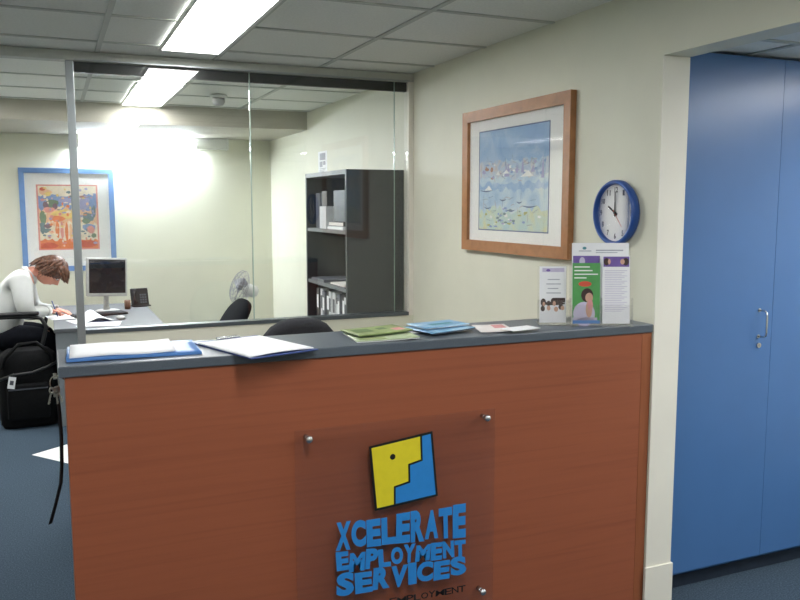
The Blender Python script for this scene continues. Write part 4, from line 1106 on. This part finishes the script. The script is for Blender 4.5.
for pts, w_ in ((arm_r, .037), (arm_l, .037)):
    c_ = MB(); a = W(*pts[-2]); b = W(*pts[-1]); dd = (b - a).normalized(); c_.lathe([(.030, -.02), (.039, -.02), (.038, .016), (.030, .016), (.030, -.02)], 'shirt', 18, Matrix.Translation(b) @ dd.to_track_quat('Z', 'Y').to_matrix().to_4x4()); c_.build('cuff', None, sho)
tr = MB()
V = [W(-.405, 0, .60), W(-.400, 0, .66)]; Rr = [(.172, .142), (.158, .130)]; E_ = [(0, 1)]
for s in (-1, 1): chain(0, leg(s)[:5], [(.108, .108), (.096, .096), (.076, .076), (.072, .072), (.062, .062)])
add_geo(tr, skin_geo(V, E_, Rr, 2, 0), 'trouser'); tr.build('trousers', None, person)
for s in (-1, 1):
    so = MB(); so.sph(W(.005, s * .127, .048), (.135, .046, .046), None, 16)
    for v in so.bm.verts:
        if v.co.z < W(0, 0, .002).z: v.co.z = .002
    so.build('shoe', 'shoe', person)
# hair: a cap over the skull plus falling locks
hr = MB(); rnd = random.Random(5)
hb = bmesh.new(); bmesh.ops.create_uvsphere(hb, u_segments=44, v_segments=30, radius=1)
keep = []
for v in hb.verts:
    x, y, z = v.co; ang_ = math.atan2(y, x)
    low = -.62 + .80 * max(0, math.cos(ang_)) ** 1.5 + .12 * abs(math.sin(ang_))           # hairline: lower behind, higher over the face
    q = head_shape(v.co); n = Vector((x / .094, y / .073, z / .112)).normalized()
    wob = .004 * math.sin(ang_ * 17 + z * 4) + .003 * math.sin(ang_ * 31)
    v.co = q + n * (.017 + wob + .010 * max(0, z)) if z > low - .1 else q * .98
    v.tag = z > low
fcs = [tuple(w.index for w in f.verts) for f in hb.faces if all(w.tag for w in f.verts)]
vs = [v.co.copy() for v in hb.verts]; hb.free()
add_geo(hr, (vs, fcs), 'hair', HM_)
bmesh.ops.delete(hr.bm, geom=[v for v in hr.bm.verts if not v.link_faces], context='VERTS')
bmesh.ops.solidify(hr.bm, geom=hr.bm.faces[:], thickness=.006)
down = HM_.to_3x3().inverted() @ Vector((0, 0, -1))
for k in range(150):
    a = rnd.uniform(-PI, PI); front = math.cos(a) > .1
    zz_ = rnd.uniform(.45, .9) if front else rnd.uniform(-.1, .8)
    rxy = math.sqrt(1 - zz_ * zz_); p = head_shape(Vector((rxy * math.cos(a), rxy * math.sin(a), zz_)))
    n = Vector((p.x / .094, p.y / .073, p.z / .112)).normalized()
    pts = []; q = p + n * .018; d = (n * .2 + Vector((math.cos(a), math.sin(a), 0)) * .6 + down * .5).normalized() if front else (n * .3 + Vector((-.2, math.sin(a) * .3, -.8))).normalized()
    L = rnd.uniform(.055, .085) if front else rnd.uniform(.06, .10)
    for i in range(6):
        pts.append(HM_ @ q); d = (d + down * (.42 if front else .10)).normalized(); q = q + d * L / 5
        e = Vector((q.x / .112, q.y / .092, q.z / .130))
        if e.length < 1: q = Vector((q.x, q.y, q.z)) * (1 / max(e.length, .3)) * 1.0
    w0 = rnd.uniform(.007, .012)
    hr.tube(pts, [w0 * .6, w0, w0, w0 * .9, w0 * .6, w0 * .15], 'hair', 6)
hr.build('hair', None, person)
# pen in the writing hand
pen = MB(); pen.cyl(W(.015, -.052, .742), W(-.02, -.07, .86), .0042, None, None, 10); pen.cyl(W(.018, -.050, .7285), W(.015, -.052, .742), .0008, .0042, None, 10)
o = pen.build('pen', 'navy_pvc'); o.matrix_world = Matrix.Translation(O_); tag(o, 'blue pen held by the person over the desk', 'pen')

# ------------------------------------------------------------------ camera, world, view
cam = bpy.data.cameras.new('camera'); co = bpy.data.objects.new('camera', cam); COL.objects.link(co)
cam.sensor_width = 36; cam.lens = 810.01 * 36 / 800; cam.clip_start = .02
yaw, pitch, roll = .4056, .1161, -.0007
fw_ = Vector((math.sin(yaw) * math.cos(pitch), math.cos(yaw) * math.cos(pitch), -math.sin(pitch)))
r0 = Vector((math.cos(yaw), -math.sin(yaw), 0)); u0 = r0.cross(fw_)
r1 = r0 * math.cos(roll) + u0 * math.sin(roll); u1 = u0 * math.cos(roll) - r0 * math.sin(roll)
mw = Matrix((r1, u1, -fw_)).transposed().to_4x4(); mw.translation = (0, 0, 1.6)
co.matrix_world = mw
scene.camera = co
wd = bpy.data.worlds.new('world'); scene.world = wd; wd.use_nodes = True
wd.node_tree.nodes['Background'].inputs['Color'].default_value = (.02, .02, .022, 1)
wd.node_tree.nodes['Background'].inputs['Strength'].default_value = 1
scene.view_settings.view_transform = 'Standard'
scene.view_settings.look = 'None'
scene.view_settings.exposure = 1.35
scene.view_settings.gamma = 1
scene.view_settings.use_curve_mapping = False
scene.cycles.max_bounces = 10
scene.cycles.transparent_max_bounces = 24
scene.cycles.diffuse_bounces = 6
scene.cycles.use_denoising = True
